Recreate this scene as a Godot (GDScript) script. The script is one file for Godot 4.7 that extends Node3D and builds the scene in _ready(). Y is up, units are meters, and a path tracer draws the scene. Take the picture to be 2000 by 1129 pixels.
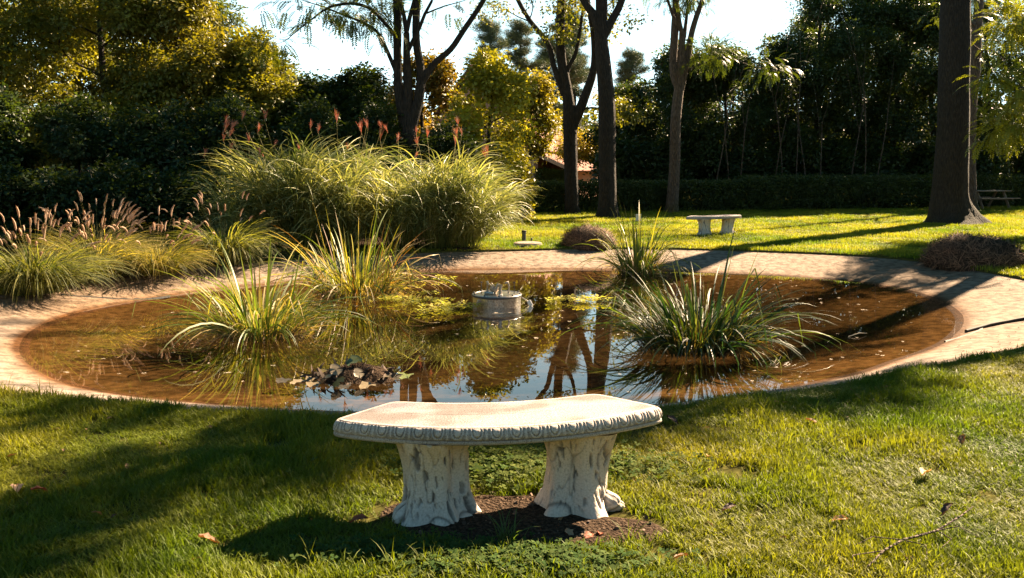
extends Node3D

# ---------------------------------------------------------------- helpers

class MB:
	var v := PackedVector3Array()
	var n := PackedVector3Array()
	var c := PackedColorArray()
	var t := PackedInt32Array()

	func vert(p: Vector3, nn: Vector3, col := Color(1, 1, 1)) -> int:
		v.append(p)
		n.append(nn)
		c.append(col)
		return v.size() - 1

	func tri(a: int, b: int, d: int) -> void:
		if (v[d] - v[a]).cross(v[b] - v[a]).dot(n[a] + n[b] + n[d]) < 0.0:
			t.append(a); t.append(d); t.append(b)
		else:
			t.append(a); t.append(b); t.append(d)

	func quad(a: int, b: int, d: int, e: int) -> void:
		tri(a, b, d)
		tri(a, d, e)

	# a ring-by-ring grid whose normals are worked out from its faces; out_hint(p) must point to the outside
	func grid(rows: Array, cols: Array, wrap: bool, inside: Vector3) -> void:
		var first := v.size()
		var w: int = rows[0].size()
		for j in rows.size():
			for i in w:
				var p: Vector3 = rows[j][i]
				var l: Vector3 = rows[j][(i - 1 + w) % w] if wrap or i > 0 else p
				var r: Vector3 = rows[j][(i + 1) % w] if wrap or i < w - 1 else p
				var d: Vector3 = rows[maxi(j - 1, 0)][i]
				var u: Vector3 = rows[mini(j + 1, rows.size() - 1)][i]
				var nn := (r - l).cross(u - d).normalized()
				vert(p, nn, cols[j][i] if cols.size() else Color(1, 1, 1))
		# one sign for the whole sheet
		var s := 0.0
		for k in range(first, v.size(), 7):
			s += n[k].dot((v[k] - inside).normalized())
		if s < 0.0:
			for k in range(first, v.size()):
				n[k] = -n[k]
		for j in rows.size() - 1:
			for i in (w if wrap else w - 1):
				var i2 := (i + 1) % w
				quad(first + j * w + i, first + j * w + i2, first + (j + 1) * w + i2, first + (j + 1) * w + i)

	func tube(pts: Array, radii: Array, sides: int, col := Color(1, 1, 1), cap := true) -> void:
		var first := v.size()
		var up := Vector3(0.31, 0.17, 0.93)
		for j in pts.size():
			var a: Vector3 = pts[maxi(j - 1, 0)]
			var b: Vector3 = pts[mini(j + 1, pts.size() - 1)]
			var d := (b - a).normalized()
			var x := up.cross(d)
			if x.length() < 0.05:
				x = Vector3(1, 0, 0).cross(d)
			x = x.normalized()
			var y := d.cross(x)
			for i in sides:
				var q := TAU * i / sides
				var o := x * cos(q) + y * sin(q)
				vert(pts[j] + o * float(radii[j]), o, col)
		for j in pts.size() - 1:
			for i in sides:
				var i2 := (i + 1) % sides
				quad(first + j * sides + i, first + j * sides + i2, first + (j + 1) * sides + i2, first + (j + 1) * sides + i)
		if cap:
			for e in [0, pts.size() - 1]:
				var d2: Vector3 = (pts[1] - pts[0]).normalized() * -1.0 if e == 0 else (pts[e] - pts[e - 1]).normalized()
				var ctr := vert(pts[e], d2, col)
				var ring := []
				for i in sides:
					ring.append(vert(v[first + e * sides + i], d2, col))
				for i in sides:
					tri(ctr, ring[i], ring[(i + 1) % sides])

	func box(at: Vector3, size: Vector3, b := Basis(), col := Color(1, 1, 1), bevel := 0.0) -> void:
		var h := size * 0.5
		var k := Vector3(minf(bevel, h.x * 0.9), minf(bevel, h.y * 0.9), minf(bevel, h.z * 0.9))
		for ax in 3:
			for s in [-1.0, 1.0]:
				var u := (ax + 1) % 3
				var w := (ax + 2) % 3
				var nn := Vector3()
				nn[ax] = s
				var ids := []
				for q in [[-1, -1], [1, -1], [1, 1], [-1, 1]]:
					var p := Vector3()
					p[ax] = s * h[ax]
					p[u] = q[0] * (h[u] - k[u])
					p[w] = q[1] * (h[w] - k[w])
					ids.append(vert(at + b * p, b * nn, col))
				quad(ids[0], ids[1], ids[2], ids[3])
		if bevel > 0.0:
			for ax in 3:
				var u := (ax + 1) % 3
				var w := (ax + 2) % 3
				for q in [[-1, -1], [1, -1], [1, 1], [-1, 1]]:
					var nn := Vector3()
					nn[u] = q[0]
					nn[w] = q[1]
					nn = nn.normalized()
					var ids := []
					for e in [[-1, 0], [1, 0], [1, 1], [-1, 1]]:
						var p := Vector3()
						p[ax] = e[0] * (h[ax] - k[ax])
						p[u] = q[0] * (h[u] - (k[u] if e[1] == 0 else 0.0))
						p[w] = q[1] * (h[w] - (0.0 if e[1] == 0 else k[w]))
						ids.append(vert(at + b * p, b * nn, col))
					quad(ids[0], ids[1], ids[2], ids[3])
			for sx in [-1, 1]:
				for sy in [-1, 1]:
					for sz in [-1, 1]:
						var nn := Vector3(sx, sy, sz).normalized()
						var a := vert(at + b * Vector3(sx * h.x, sy * (h.y - k.y), sz * (h.z - k.z)), b * nn, col)
						var d := vert(at + b * Vector3(sx * (h.x - k.x), sy * h.y, sz * (h.z - k.z)), b * nn, col)
						var e := vert(at + b * Vector3(sx * (h.x - k.x), sy * (h.y - k.y), sz * h.z), b * nn, col)
						tri(a, d, e)

	# a leaf-like strip that starts at base, leans lean0 from the vertical and ends leaning lean1, towards az
	func blade(base: Vector3, az: float, lean0: float, lean1: float, length: float, width: float, segs: int, c0: Color, c1: Color, curve := 1.5, roll := 0.0, kink := -1.0) -> void:
		var h := Vector3(cos(az), 0, sin(az))
		var side := Vector3(-sin(az), 0, cos(az))
		var p := base
		var step := length / segs
		var last := []
		for k in segs + 1:
			var f := float(k) / segs
			var a := lerpf(lean0, lean1, pow(f, curve))
			if kink > 0.0 and f > kink:
				a = minf(a + 1.7, 2.9)
			var d := h * sin(a) + Vector3.UP * cos(a)
			var nn := h * -cos(a) + Vector3.UP * sin(a)
			var s2 := (side * cos(roll) + nn * sin(roll))
			nn = (nn * cos(roll) - side * sin(roll))
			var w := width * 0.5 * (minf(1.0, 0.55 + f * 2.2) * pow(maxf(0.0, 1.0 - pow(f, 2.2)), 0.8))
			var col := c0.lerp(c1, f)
			if k == segs:
				var e := vert(p, nn, col)
				tri(last[0], last[1], e)
			else:
				var q := [vert(p - s2 * w, nn, col), vert(p + s2 * w, nn, col)]
				if last.size():
					quad(last[0], last[1], q[1], q[0])
				last = q
			p += d * step

	func mesh() -> ArrayMesh:
		var a := []
		a.resize(Mesh.ARRAY_MAX)
		a[Mesh.ARRAY_VERTEX] = v
		a[Mesh.ARRAY_NORMAL] = n
		a[Mesh.ARRAY_COLOR] = c
		a[Mesh.ARRAY_INDEX] = t
		var m := ArrayMesh.new()
		m.add_surface_from_arrays(Mesh.PRIMITIVE_TRIANGLES, a)
		return m

class Inst:
	var b := PackedFloat32Array()
	var count := 0
	func add(t: Transform3D, c: Color) -> void:
		var m := t.basis
		var o := t.origin
		b.append_array(PackedFloat32Array([m.x.x, m.y.x, m.z.x, o.x, m.x.y, m.y.y, m.z.y, o.y, m.x.z, m.y.z, m.z.z, o.z, c.r, c.g, c.b, 1.0]))
		count += 1

var R := RandomNumberGenerator.new()
var M := {}
var N1 := FastNoiseLite.new()
var N2 := FastNoiseLite.new()
var taken := {}

func rr(a: float, b: float) -> float:
	return R.randf_range(a, b)

func lin(r: float, g: float, b: float) -> Color:
	return Color(r, g, b).linear_to_srgb()

func numbered(called: String) -> String:
	if not taken.has(called):
		taken[called] = 0
		return called
	taken[called] += 1
	return "%s_%03d" % [called, taken[called]]

func tag(o: Node3D, label: String, category: String, group := "") -> Node3D:
	o.set_meta("label", label)
	o.set_meta("category", category)
	if group:
		o.set_meta("group", group)
	return o

func thing(called: String, label: String, category: String, at := Vector3.ZERO, turn := 0.0, group := "") -> Node3D:
	var o := Node3D.new()
	o.name = numbered(called)
	add_child(o)
	o.position = at
	o.rotation.y = turn
	return tag(o, label, category, group)

func part(called: String, mesh: Mesh, mat: Material, parent: Node = self, stuff := false) -> MeshInstance3D:
	var o := MeshInstance3D.new()
	o.name = numbered(called) if parent == self else called
	o.mesh = mesh
	o.material_override = mat
	parent.add_child(o, true)
	if stuff:
		o.set_meta("kind", "stuff")
	return o

func many(called: String, mesh: Mesh, mat: Material, inst: Inst, parent: Node = self) -> MultiMeshInstance3D:
	var mm := MultiMesh.new()
	mm.transform_format = MultiMesh.TRANSFORM_3D
	mm.use_colors = true
	mm.mesh = mesh
	mm.instance_count = inst.count
	mm.buffer = inst.b
	var o := MultiMeshInstance3D.new()
	o.name = numbered(called) if parent == self else called
	o.multimesh = mm
	o.material_override = mat
	parent.add_child(o, true)
	o.set_meta("kind", "stuff")
	return o

func structure(o: Node3D) -> Node3D:
	o.set_meta("kind", "structure")
	return o

func noise_tex(freq: float, octaves: int, ramp: Array, size := 512, seed_ := 1, kind := FastNoiseLite.TYPE_SIMPLEX_SMOOTH, normal := false, strength := 4.0) -> NoiseTexture2D:
	var f := FastNoiseLite.new()
	f.seed = seed_
	f.noise_type = kind
	f.frequency = freq
	f.fractal_octaves = octaves
	if octaves == 1:
		f.fractal_type = FastNoiseLite.FRACTAL_NONE
	var t := NoiseTexture2D.new()
	t.width = size
	t.height = size
	t.seamless = true
	t.noise = f
	if normal:
		t.as_normal_map = true
		t.bump_strength = strength
	elif ramp.size():
		var g := Gradient.new()
		var off := PackedFloat32Array()
		var cs := PackedColorArray()
		for k in ramp:
			off.append(k[0])
			cs.append(k[1])
		g.offsets = off
		g.colors = cs
		t.color_ramp = g
	return t

func mat(color: Color, rough := 0.8, vc := false) -> StandardMaterial3D:
	var m := StandardMaterial3D.new()
	m.albedo_color = color
	m.roughness = rough
	m.vertex_color_use_as_albedo = vc
	return m

func leafy(color: Color, back: Color, rough := 0.5) -> StandardMaterial3D:
	var m := mat(color, rough, true)
	m.cull_mode = BaseMaterial3D.CULL_DISABLED
	m.backlight_enabled = true
	m.backlight = back
	return m

func tri(m: StandardMaterial3D, s: Vector3, world := true) -> StandardMaterial3D:
	m.uv1_triplanar = true
	m.uv1_world_triplanar = world
	m.uv1_scale = s
	return m

func materials() -> void:
	var m := tri(mat(Color.WHITE, 0.9, true), Vector3(0.45, 0.45, 0.45))
	m.albedo_texture = noise_tex(0.012, 6, [[0.0, lin(0.085, 0.067, 0.054)], [0.36, lin(0.185, 0.15, 0.122)], [0.55, lin(0.265, 0.218, 0.18)], [1.0, lin(0.37, 0.31, 0.26)]], 1024, 5)
	m.heightmap_enabled = true
	m.heightmap_texture = noise_tex(0.03, 6, [], 1024, 8)
	m.heightmap_scale = 0.9
	m.metallic_specular = 0.2
	M.concrete = m
	m = tri(mat(Color.WHITE, 1.0, true), Vector3(0.3, 0.3, 0.3))
	m.albedo_texture = noise_tex(0.02, 5, [[0.0, lin(0.03, 0.015, 0.005)], [0.45, lin(0.085, 0.043, 0.013)], [1.0, lin(0.18, 0.09, 0.03)]], 1024, 15)
	m.metallic_specular = 0.0
	M.mud = m
	m = mat(Color(lin(0.05, 0.022, 0.008), 0.04), 0.0)
	m.transparency = BaseMaterial3D.TRANSPARENCY_ALPHA
	m.metallic_specular = 0.5
	m.normal_enabled = true
	m.normal_texture = noise_tex(0.012, 2, [], 512, 3, FastNoiseLite.TYPE_SIMPLEX_SMOOTH, true, 1.0)
	m.normal_scale = 0.035
	tri(m, Vector3(0.5, 0.5, 0.5))
	M.water = m
	m = tri(mat(Color.WHITE, 1.0), Vector3(0.7, 0.7, 0.7))
	m.albedo_texture = noise_tex(0.03, 5, [[0.0, lin(0.025, 0.022, 0.009)], [0.5, lin(0.06, 0.058, 0.018)], [1.0, lin(0.13, 0.11, 0.035)]], 512, 25)
	m.metallic_specular = 0.0
	M.turf = m
	m = tri(mat(Color.WHITE, 1.0), Vector3(1.5, 1.5, 1.5))
	m.albedo_texture = noise_tex(0.05, 5, [[0.0, lin(0.015, 0.011, 0.008)], [0.5, lin(0.05, 0.034, 0.024)], [1.0, lin(0.12, 0.085, 0.06)]], 512, 35)
	m.heightmap_enabled = true
	m.heightmap_texture = noise_tex(0.06, 4, [], 512, 36)
	m.heightmap_scale = 2.0
	m.metallic_specular = 0.1
	M.soil = m
	m = tri(mat(lin(0.92, 0.90, 0.96), 0.85, true), Vector3(2.2, 2.2, 2.2), false)
	m.albedo_texture = noise_tex(0.035, 5, [[0.0, lin(0.42, 0.37, 0.31)], [0.3, lin(0.68, 0.63, 0.56)], [0.5, lin(0.80, 0.75, 0.69)], [1.0, lin(0.88, 0.85, 0.8)]], 1024, 45)
	m.detail_enabled = true
	m.detail_blend_mode = BaseMaterial3D.BLEND_MODE_MUL
	m.detail_albedo = noise_tex(0.05, 5, [[0.0, lin(0.10, 0.085, 0.07)], [0.24, lin(0.3, 0.23, 0.16)], [0.36, lin(0.85, 0.81, 0.76)], [1.0, lin(1.0, 1.0, 1.0)]], 1024, 47)
	m.heightmap_enabled = true
	m.heightmap_texture = noise_tex(0.15, 3, [], 1024, 46)
	m.heightmap_scale = 0.22
	M.stone = m
	m = tri(mat(lin(0.98, 0.95, 0.97), 0.9, true), Vector3(2.2, 2.2, 2.2), false)
	m.albedo_texture = M.stone.albedo_texture
	m.heightmap_enabled = true
	m.heightmap_texture = noise_tex(0.06, 4, [], 512, 49)
	m.heightmap_scale = 0.25
	M.stone_leg = m
	for b in [["bark", lin(0.012, 0.009, 0.007), lin(0.05, 0.037, 0.029), 55], ["bark_pale", lin(0.06, 0.042, 0.033), lin(0.19, 0.135, 0.105), 56]]:
		m = tri(mat(Color.WHITE, 0.95, true), Vector3(1.6, 0.28, 1.6))
		m.albedo_texture = noise_tex(0.03, 5, [[0.25, b[1]], [0.75, b[2]]], 512, b[3])
		m.heightmap_enabled = true
		m.heightmap_texture = noise_tex(0.035, 4, [], 512, b[3] + 10)
		m.heightmap_scale = 9.0
		M[b[0]] = m
	M.leaf = leafy(Color.WHITE, Color(1.0, 0.97, 0.5), 0.45)
	M.needle = leafy(Color.WHITE, Color(0.4, 0.45, 0.3), 0.6)
	M.grass = leafy(Color.WHITE, Color(1.0, 1.0, 0.55), 0.55)
	M.grass.metallic_specular = 0.3
	M.ribbon = leafy(Color.WHITE, Color(0.9, 0.9, 0.65), 0.5)
	M.clover = leafy(Color.WHITE, Color(0.8, 0.85, 0.4), 0.9)
	M.clover.metallic_specular = 0.2
	M.reed = leafy(Color.WHITE, Color(0.95, 0.95, 0.55), 0.5)
	M.straw = leafy(Color.WHITE, Color(0.7, 0.62, 0.45), 0.8)
	M.plume = leafy(lin(0.42, 0.23, 0.17), Color(0.8, 0.55, 0.45), 0.9)
	M.spike = leafy(lin(0.46, 0.33, 0.23), Color(0.75, 0.6, 0.5), 0.9)
	m = tri(mat(Color.WHITE, 0.34), Vector3(2, 2, 2), false)
	m.albedo_texture = noise_tex(0.03, 5, [[0.0, lin(0.2, 0.14, 0.09)], [0.4, lin(0.5, 0.45, 0.4)], [1.0, lin(0.72, 0.69, 0.65)]], 512, 65)
	m.metallic = 0.9
	M.steel = m
	M.dark_steel = mat(lin(0.06, 0.06, 0.065), 0.5)
	M.brass = mat(lin(0.5, 0.42, 0.33), 0.45)
	M.brass.metallic = 0.7
	M.black = mat(lin(0.012, 0.011, 0.01), 0.8)
	M.white_paint = mat(lin(0.7, 0.68, 0.63), 0.6)
	M.dead = mat(Color.WHITE, 0.95, true)
	M.dead.cull_mode = BaseMaterial3D.CULL_DISABLED
	m = tri(mat(Color.WHITE, 0.9), Vector3(1, 1, 1))
	m.albedo_texture = noise_tex(0.05, 4, [[0.0, lin(0.13, 0.045, 0.026)], [1.0, lin(0.27, 0.105, 0.06)]], 256, 75)
	M.tile = m
	M.wall = tri(mat(Color.WHITE, 0.9), Vector3(1, 1, 1))
	M.wall.albedo_texture = noise_tex(0.05, 4, [[0.0, lin(0.3, 0.15, 0.1)], [1.0, lin(0.5, 0.27, 0.18)]], 256, 76)
	M.frame = mat(lin(0.55, 0.33, 0.23), 0.6)
	M.pane = mat(lin(0.02, 0.022, 0.024), 0.08)
	m = tri(mat(Color.WHITE, 0.85), Vector3(4, 0.6, 4))
	m.albedo_texture = noise_tex(0.03, 4, [[0.0, lin(0.14, 0.10, 0.07)], [1.0, lin(0.34, 0.26, 0.19)]], 256, 85)
	M.wood = m

# ---------------------------------------------------------------- leaf meshes that crowns share

var LEAF := {}

func leaf_meshes() -> void:
	# a feather-shaped leaf: leaflets in pairs along a drooping stalk, x is outward
	for variant in 2:
		var b := MB.new()
		var p := Vector3.ZERO
		var a := 0.25
		for k in 10:
			var f := k / 9.0
			var d := Vector3(cos(a), sin(a), 0)
			var up := Vector3(-sin(a), cos(a), 0)
			if k > 0:
				for s in [-1.0, 1.0]:
					var l: float = 0.13 * (1.0 - 0.45 * absf(f - 0.45)) * rr(0.85, 1.1)
					var o: Vector3 = (Vector3(0, 0, s) * 0.9 + d * 0.5 + up * rr(-0.25, 0.05)).normalized()
					var w := d * 0.027
					var nn := (up + o * 0.1).normalized()
					var i0 := b.vert(p, nn)
					var i1 := b.vert(p + o * l * 0.45 + w, nn)
					var i2 := b.vert(p + o * l, nn)
					var i3 := b.vert(p + o * l * 0.45 - w, nn)
					b.quad(i0, i1, i2, i3)
			a -= 0.06 + variant * 0.05
			p += d * 0.055
		var nn2 := Vector3(-sin(a), cos(a), 0)
		var d2 := Vector3(cos(a), sin(a), 0)
		b.quad(b.vert(p, nn2), b.vert(p + d2 * 0.05 + Vector3(0, 0, 0.02), nn2), b.vert(p + d2 * 0.12, nn2), b.vert(p + d2 * 0.05 - Vector3(0, 0, 0.02), nn2))
		LEAF["feather%d" % variant] = b.mesh()
	# a loose twig end of simple leaves
	for variant in 2:
		var b := MB.new()
		for k in 15:
			var c := Vector3(rr(-0.05, 0.34), rr(-0.12, 0.12), rr(-0.2, 0.2))
			var x := Vector3(rr(-0.3, 1), rr(-0.6, 0.3), rr(-1, 1)).normalized()
			var up := (Vector3(rr(-0.7, 0.7), 1.0, rr(-0.7, 0.7))).normalized()
			var z := x.cross(up).normalized()
			up = z.cross(x)
			var l := rr(0.08, 0.13)
			var w := l * 0.3
			var i0 := b.vert(c, up)
			var i1 := b.vert(c + x * l * 0.4 + z * w - up * 0.01, (up + z * 0.3).normalized())
			var i2 := b.vert(c + x * l - up * 0.02, up)
			var i3 := b.vert(c + x * l * 0.4 - z * w - up * 0.01, (up - z * 0.3).normalized())
			b.quad(i0, i1, i2, i3)
		LEAF["twig%d" % variant] = b.mesh()
	# small dense leaves for hedges and ivy
	var h := MB.new()
	for k in 16:
		var c := Vector3(rr(-0.1, 0.1), rr(-0.1, 0.1), rr(-0.1, 0.1))
		var x := Vector3(rr(-1, 1), rr(-1, 1), rr(-1, 1)).normalized()
		var up := Vector3(rr(-1, 1), rr(-0.4, 1), rr(-1, 1)).normalized()
		var z := x.cross(up).normalized()
		up = z.cross(x)
		var l := rr(0.035, 0.055)
		h.quad(h.vert(c, up), h.vert(c + x * l * 0.5 + z * l * 0.35, up), h.vert(c + x * l, up), h.vert(c + x * l * 0.5 - z * l * 0.35, up))
	LEAF.hedge = h.mesh()
	# pine needles in a brush
	var q := MB.new()
	for k in 46:
		var c := Vector3(rr(-0.05, 0.3), rr(-0.05, 0.05), rr(-0.05, 0.05))
		var x := Vector3(rr(0.1, 1), rr(-0.6, 1), rr(-1, 1)).normalized()
		var z := x.cross(Vector3(rr(-1, 1), rr(-1, 1), rr(-1, 1))).normalized()
		var nn := z.cross(x)
		var l := rr(0.12, 0.2)
		q.tri(q.vert(c - z * 0.006, nn), q.vert(c + z * 0.006, nn), q.vert(c + x * l, nn))
	LEAF.needle = q.mesh()

# ---------------------------------------------------------------- trees

func leaf_xf(p: Vector3, out: Vector3, s: float) -> Transform3D:
	var x := (out + Vector3(rr(-0.6, 0.6), rr(-0.5, 0.35), rr(-0.6, 0.6))).normalized()
	var up := Vector3(rr(-0.35, 0.35), 1.0, rr(-0.35, 0.35))
	var z := x.cross(up).normalized()
	return Transform3D(Basis(x * s, z.cross(x) * s, z * s), p)

func leaf_blob(inst: Inst, c: Vector3, rad: Vector3, count: int, s0: float, s1: float, ca: Color, cb: Color) -> void:
	var tone := R.randf()
	for k in count:
		var d := Vector3(R.randfn(), R.randfn(), R.randfn()).normalized()
		var f := pow(R.randf(), 0.4)
		inst.add(leaf_xf(c + d * rad * f, (d + Vector3(0, -0.1, 0)).normalized(), rr(s0, s1)), ca.lerp(cb, clampf(tone * 0.6 + R.randf() * 0.5, 0, 1)))

# one limb and the limbs that leave it; every end is kept in tips
func grow(b: MB, p: Vector3, d: Vector3, length: float, radius: float, depth: int, tips: Array, spread := 0.75, lift := 0.12, wob := 0.16, kids := 3) -> void:
	var pts := [p]
	var radii := [radius]
	var n := 4
	var end := radius * (0.55 if depth > 0 else 0.35)
	for k in n:
		d = (d + Vector3(rr(-wob, wob), rr(-wob, wob) * 0.7 + lift * 0.25, rr(-wob, wob))).normalized()
		p += d * (length / n)
		pts.append(p)
		radii.append(lerpf(radius, end, float(k + 1) / n))
	b.tube(pts, radii, 7 if radius > 0.06 else 5 if radius > 0.02 else 4, Color(1, 1, 1), false)
	if depth <= 0:
		tips.append([pts[2], d])
		tips.append([p, d])
		return
	for k in kids:
		var at: Vector3 = pts[2 + (k % 3)] if k > 0 else pts[4]
		var side := d.cross(Vector3(R.randfn(), R.randfn(), R.randfn())).normalized()
		var nd := (d + side * spread * rr(0.6, 1.4) + Vector3(0, lift, 0)).normalized()
		grow(b, at, nd, length * rr(0.6, 0.85), end * rr(0.7, 0.95), depth - 1, tips, spread, lift, wob, kids)

func crown_from(tips: Array, per: int, rad: float, s0: float, s1: float, ca: Color, cb: Color, low := -99.0) -> Inst:
	var inst := Inst.new()
	for t in tips:
		var p: Vector3 = t[0]
		if p.y < low:
			continue
		var r := rad * rr(0.7, 1.25)
		leaf_blob(inst, p, Vector3(r, r * 0.6, r), int(per * rr(0.6, 1.3)), s0, s1, ca, cb)
	return inst

# a whole tree of the wood: a trunk that carries limbs all the way up
func wood_tree(called: String, label: String, at: Vector3, height: float, width: float, low: float, leaf: String, per: int, ca: Color, cb: Color, group := "", r0 := 0.0, lean := Vector3.ZERO, ls := 1.0) -> Node3D:
	var o := thing(called, label, "tree" if not called.contains("shrub") else "shrub", at, 0.0, group)
	var b := MB.new()
	var tips := []
	r0 = r0 if r0 > 0.0 else 0.012 * height + 0.04
	var pts := []
	var radii := []
	var p := Vector3(0, -0.1, 0)
	var n := 9
	for k in n + 1:
		var f := float(k) / n
		pts.append(p)
		radii.append(r0 * (1.0 - 0.8 * f) * (1.45 if k == 0 else 1.0))
		p += Vector3(rr(-0.05, 0.05) * height * 0.3, height * 0.92 / n, rr(-0.05, 0.05) * height * 0.3) + lean * (height / n)
	b.tube(pts, radii, 9, Color(1, 1, 1), false)
	var limbs := int(9 + height * 0.9)
	for k in limbs:
		var f := lerpf(low, 0.98, (k + R.randf()) / limbs)
		var i := int(f * n)
		var base: Vector3 = pts[i].lerp(pts[mini(i + 1, n)], f * n - i)
		var az := k * 2.4 + rr(-0.5, 0.5)
		var reach := width * (sin(PI * pow(clampf((f - low) / (1.0 - low), 0.0, 1.0), 0.75) * 0.88 + 0.34)) * rr(0.7, 1.15)
		grow(b, base, Vector3(cos(az), rr(0.1, 0.7), sin(az)).normalized(), maxf(reach * 0.62, 0.3), r0 * (1.0 - 0.75 * f) * 0.42, 1, tips, 0.8, 0.05, 0.2, 3)
	part("trunk", b.mesh(), M.bark, o)
	var rad := clampf(width * 0.22, 0.28, 0.75)
	many("crown", LEAF[leaf], M.leaf, crown_from(tips, int(per * 1.5) if leaf.begins_with("feather") else per, rad, (0.5 if leaf.begins_with("feather") else 0.8) * ls, (0.85 if leaf.begins_with("feather") else 1.5) * ls, ca, cb), o)
	return o

# an old tree of the lawn, its stems given point by point as [x, y, z, radius]
func lawn_tree(called: String, label: String, stems: Array, bark: Material, leaf: String, per: int, ca: Color, cb: Color, depth := 2, length := 2.6, flare := 0.25, sides := 18, low := -99.0, rad := 0.65, group := "", twigs := 0.0) -> Node3D:
	var base := Vector3(stems[0][0][0], 0, stems[0][0][2])
	var o := thing(called, label, "tree", base, 0.0, group)
	var b := MB.new()
	var tips := []
	for si in stems.size():
		var st: Array = stems[si]
		var cv := Curve3D.new()
		for k in st.size():
			var q: Array = st[k]
			var before: Array = st[maxi(k - 1, 0)]
			var after: Array = st[mini(k + 1, st.size() - 1)]
			var tan := Vector3(after[0] - before[0], after[1] - before[1], after[2] - before[2]) / 6.0
			cv.add_point(Vector3(q[0], q[1], q[2]) - base, -tan, tan)
		var total := cv.get_baked_length()
		var steps := int(total / 0.16) + 2
		var rows := []
		var cols := []
		var pts := []
		var rs := []
		for j in steps + 1:
			var f := float(j) / steps
			var p := cv.sample_baked(f * total)
			var fi := f * (st.size() - 1)
			# radius by the nearest given height along the stem
			var r: float = st[-1][3]
			var acc := 0.0
			for k in st.size() - 1:
				var l := Vector3(st[k + 1][0] - st[k][0], st[k + 1][1] - st[k][1], st[k + 1][2] - st[k][2]).length()
				if f * total <= acc + l:
					r = lerpf(st[k][3], st[k + 1][3], clampf((f * total - acc) / l, 0, 1))
					break
				acc += l
			pts.append(p)
			rs.append(r)
		for j in pts.size():
			var d: Vector3 = (pts[mini(j + 1, pts.size() - 1)] - pts[maxi(j - 1, 0)]).normalized()
			var x := Vector3(0, 0, 1).cross(d).normalized() if absf(d.z) < 0.9 else Vector3(1, 0, 0).cross(d).normalized()
			var y := d.cross(x)
			var row := []
			var crow := []
			for i in sides:
				var a := TAU * i / sides
				var p: Vector3 = pts[j]
				var out := x * cos(a) + y * sin(a)
				var k := 1.0 + 0.07 * N1.get_noise_3d(out.x * 60.0 + si * 40.0, p.y * 22.0, out.z * 60.0 + base.x * 9.0) + 0.05 * N2.get_noise_3d(out.x * 220.0, p.y * 40.0, out.z * 220.0)
				if si == 0:
					var fl := exp(-maxf(p.y, 0.0) / 0.28)
					k += fl * flare * (1.0 + 1.1 * N1.get_noise_2d(a * 40.0 if i < sides / 2 else (TAU - a) * 40.0, base.x * 31.0))
				row.append(p + out * float(rs[j]) * k)
				var moss := clampf(exp(-maxf(p.y, 0.0) / 0.25) * 1.5 - 0.25 + N2.get_noise_3d(p.x * 50 + out.x * 30, p.y * 90.0, out.z * 60), 0.0, 1.0) if si == 0 else 0.0
				crow.append(Color(1, 1, 1).lerp(Color(0.75, 0.85, 0.3), moss * 0.8))
			rows.append(row)
			cols.append(crow)
		b.grid(rows, cols, true, pts[pts.size() / 2])
		var e: Vector3 = (pts[-1] - pts[-3]).normalized()
		grow(b, pts[-1], e, length * clampf(float(rs[-1]) / 0.07, 0.35, 1.0), rs[-1], depth if rs[-1] > 0.035 else 1, tips, 0.7, 0.12, 0.16, 3)
		if si > 0 or stems.size() == 1:
			for k in (3 if twigs == 0.0 else int(twigs * total)):
				var j := int(pts.size() * rr(0.55 if twigs == 0.0 else 0.2, 0.95))
				var az := rr(0, TAU)
				grow(b, pts[j], Vector3(cos(az), rr(0.0, 0.5), sin(az)).normalized(), length * 0.6 * clampf(float(rs[j]) / 0.07, 0.4, 1.0), float(rs[j]) * 0.3, 1, tips, 0.8, 0.0, 0.22, 3)
	part("trunk", b.mesh(), bark, o)
	if per > 0:
		many("crown", LEAF[leaf], M.leaf, crown_from(tips, int(per * 1.5) if leaf.begins_with("feather") else per, rad * 1.15, 0.6 if leaf.begins_with("feather") else 0.8, 1.0 if leaf.begins_with("feather") else 1.25, ca, cb, low), o)
	return o

func pine(label: String, at: Vector3, height: float, width: float, bare: float) -> void:
	var o := thing("pine_tree", label, "pine tree", at, 0.0, "pines behind the house")
	var b := MB.new()
	var pts := []
	var radii := []
	for k in 8:
		pts.append(Vector3(rr(-0.1, 0.1), height * k / 7.0 - 0.1, rr(-0.1, 0.1)))
		radii.append(0.17 * (1.0 - 0.85 * k / 7.0) + 0.02)
	b.tube(pts, radii, 8, Color(1.5, 1.1, 0.8), false)
	var inst := Inst.new()
	for k in 34:
		var f := lerpf(bare, 0.99, (k + R.randf()) / 34.0)
		var az := rr(0, TAU)
		var l := width * (1.05 - pow(f, 3.0)) * rr(0.5, 1.1) * (0.5 + 0.5 * sin(k * 1.3))
		var d := Vector3(cos(az), rr(-0.05, 0.35), sin(az)).normalized()
		var p0 := Vector3(0, f * height, 0)
		b.tube([p0, p0 + d * l * 0.5, p0 + d * l + Vector3(0, 0.1, 0)], [0.04, 0.025, 0.01], 4, Color(1.2, 0.9, 0.7), false)
		for j in 26:
			var g := rr(0.3, 1.05)
			var q := p0 + d * l * g + Vector3(R.randfn() * 0.22, absf(R.randfn()) * 0.14, R.randfn() * 0.22)
			inst.add(leaf_xf(q, d + Vector3(0, 0.4, 0), rr(1.2, 2.2)), Color(0.05, 0.08, 0.04).lerp(Color(0.16, 0.16, 0.06), R.randf()))
	part("trunk", b.mesh(), M.bark, o)
	many("crown", LEAF.needle, M.needle, inst, o)

# ---------------------------------------------------------------- the setting

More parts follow.
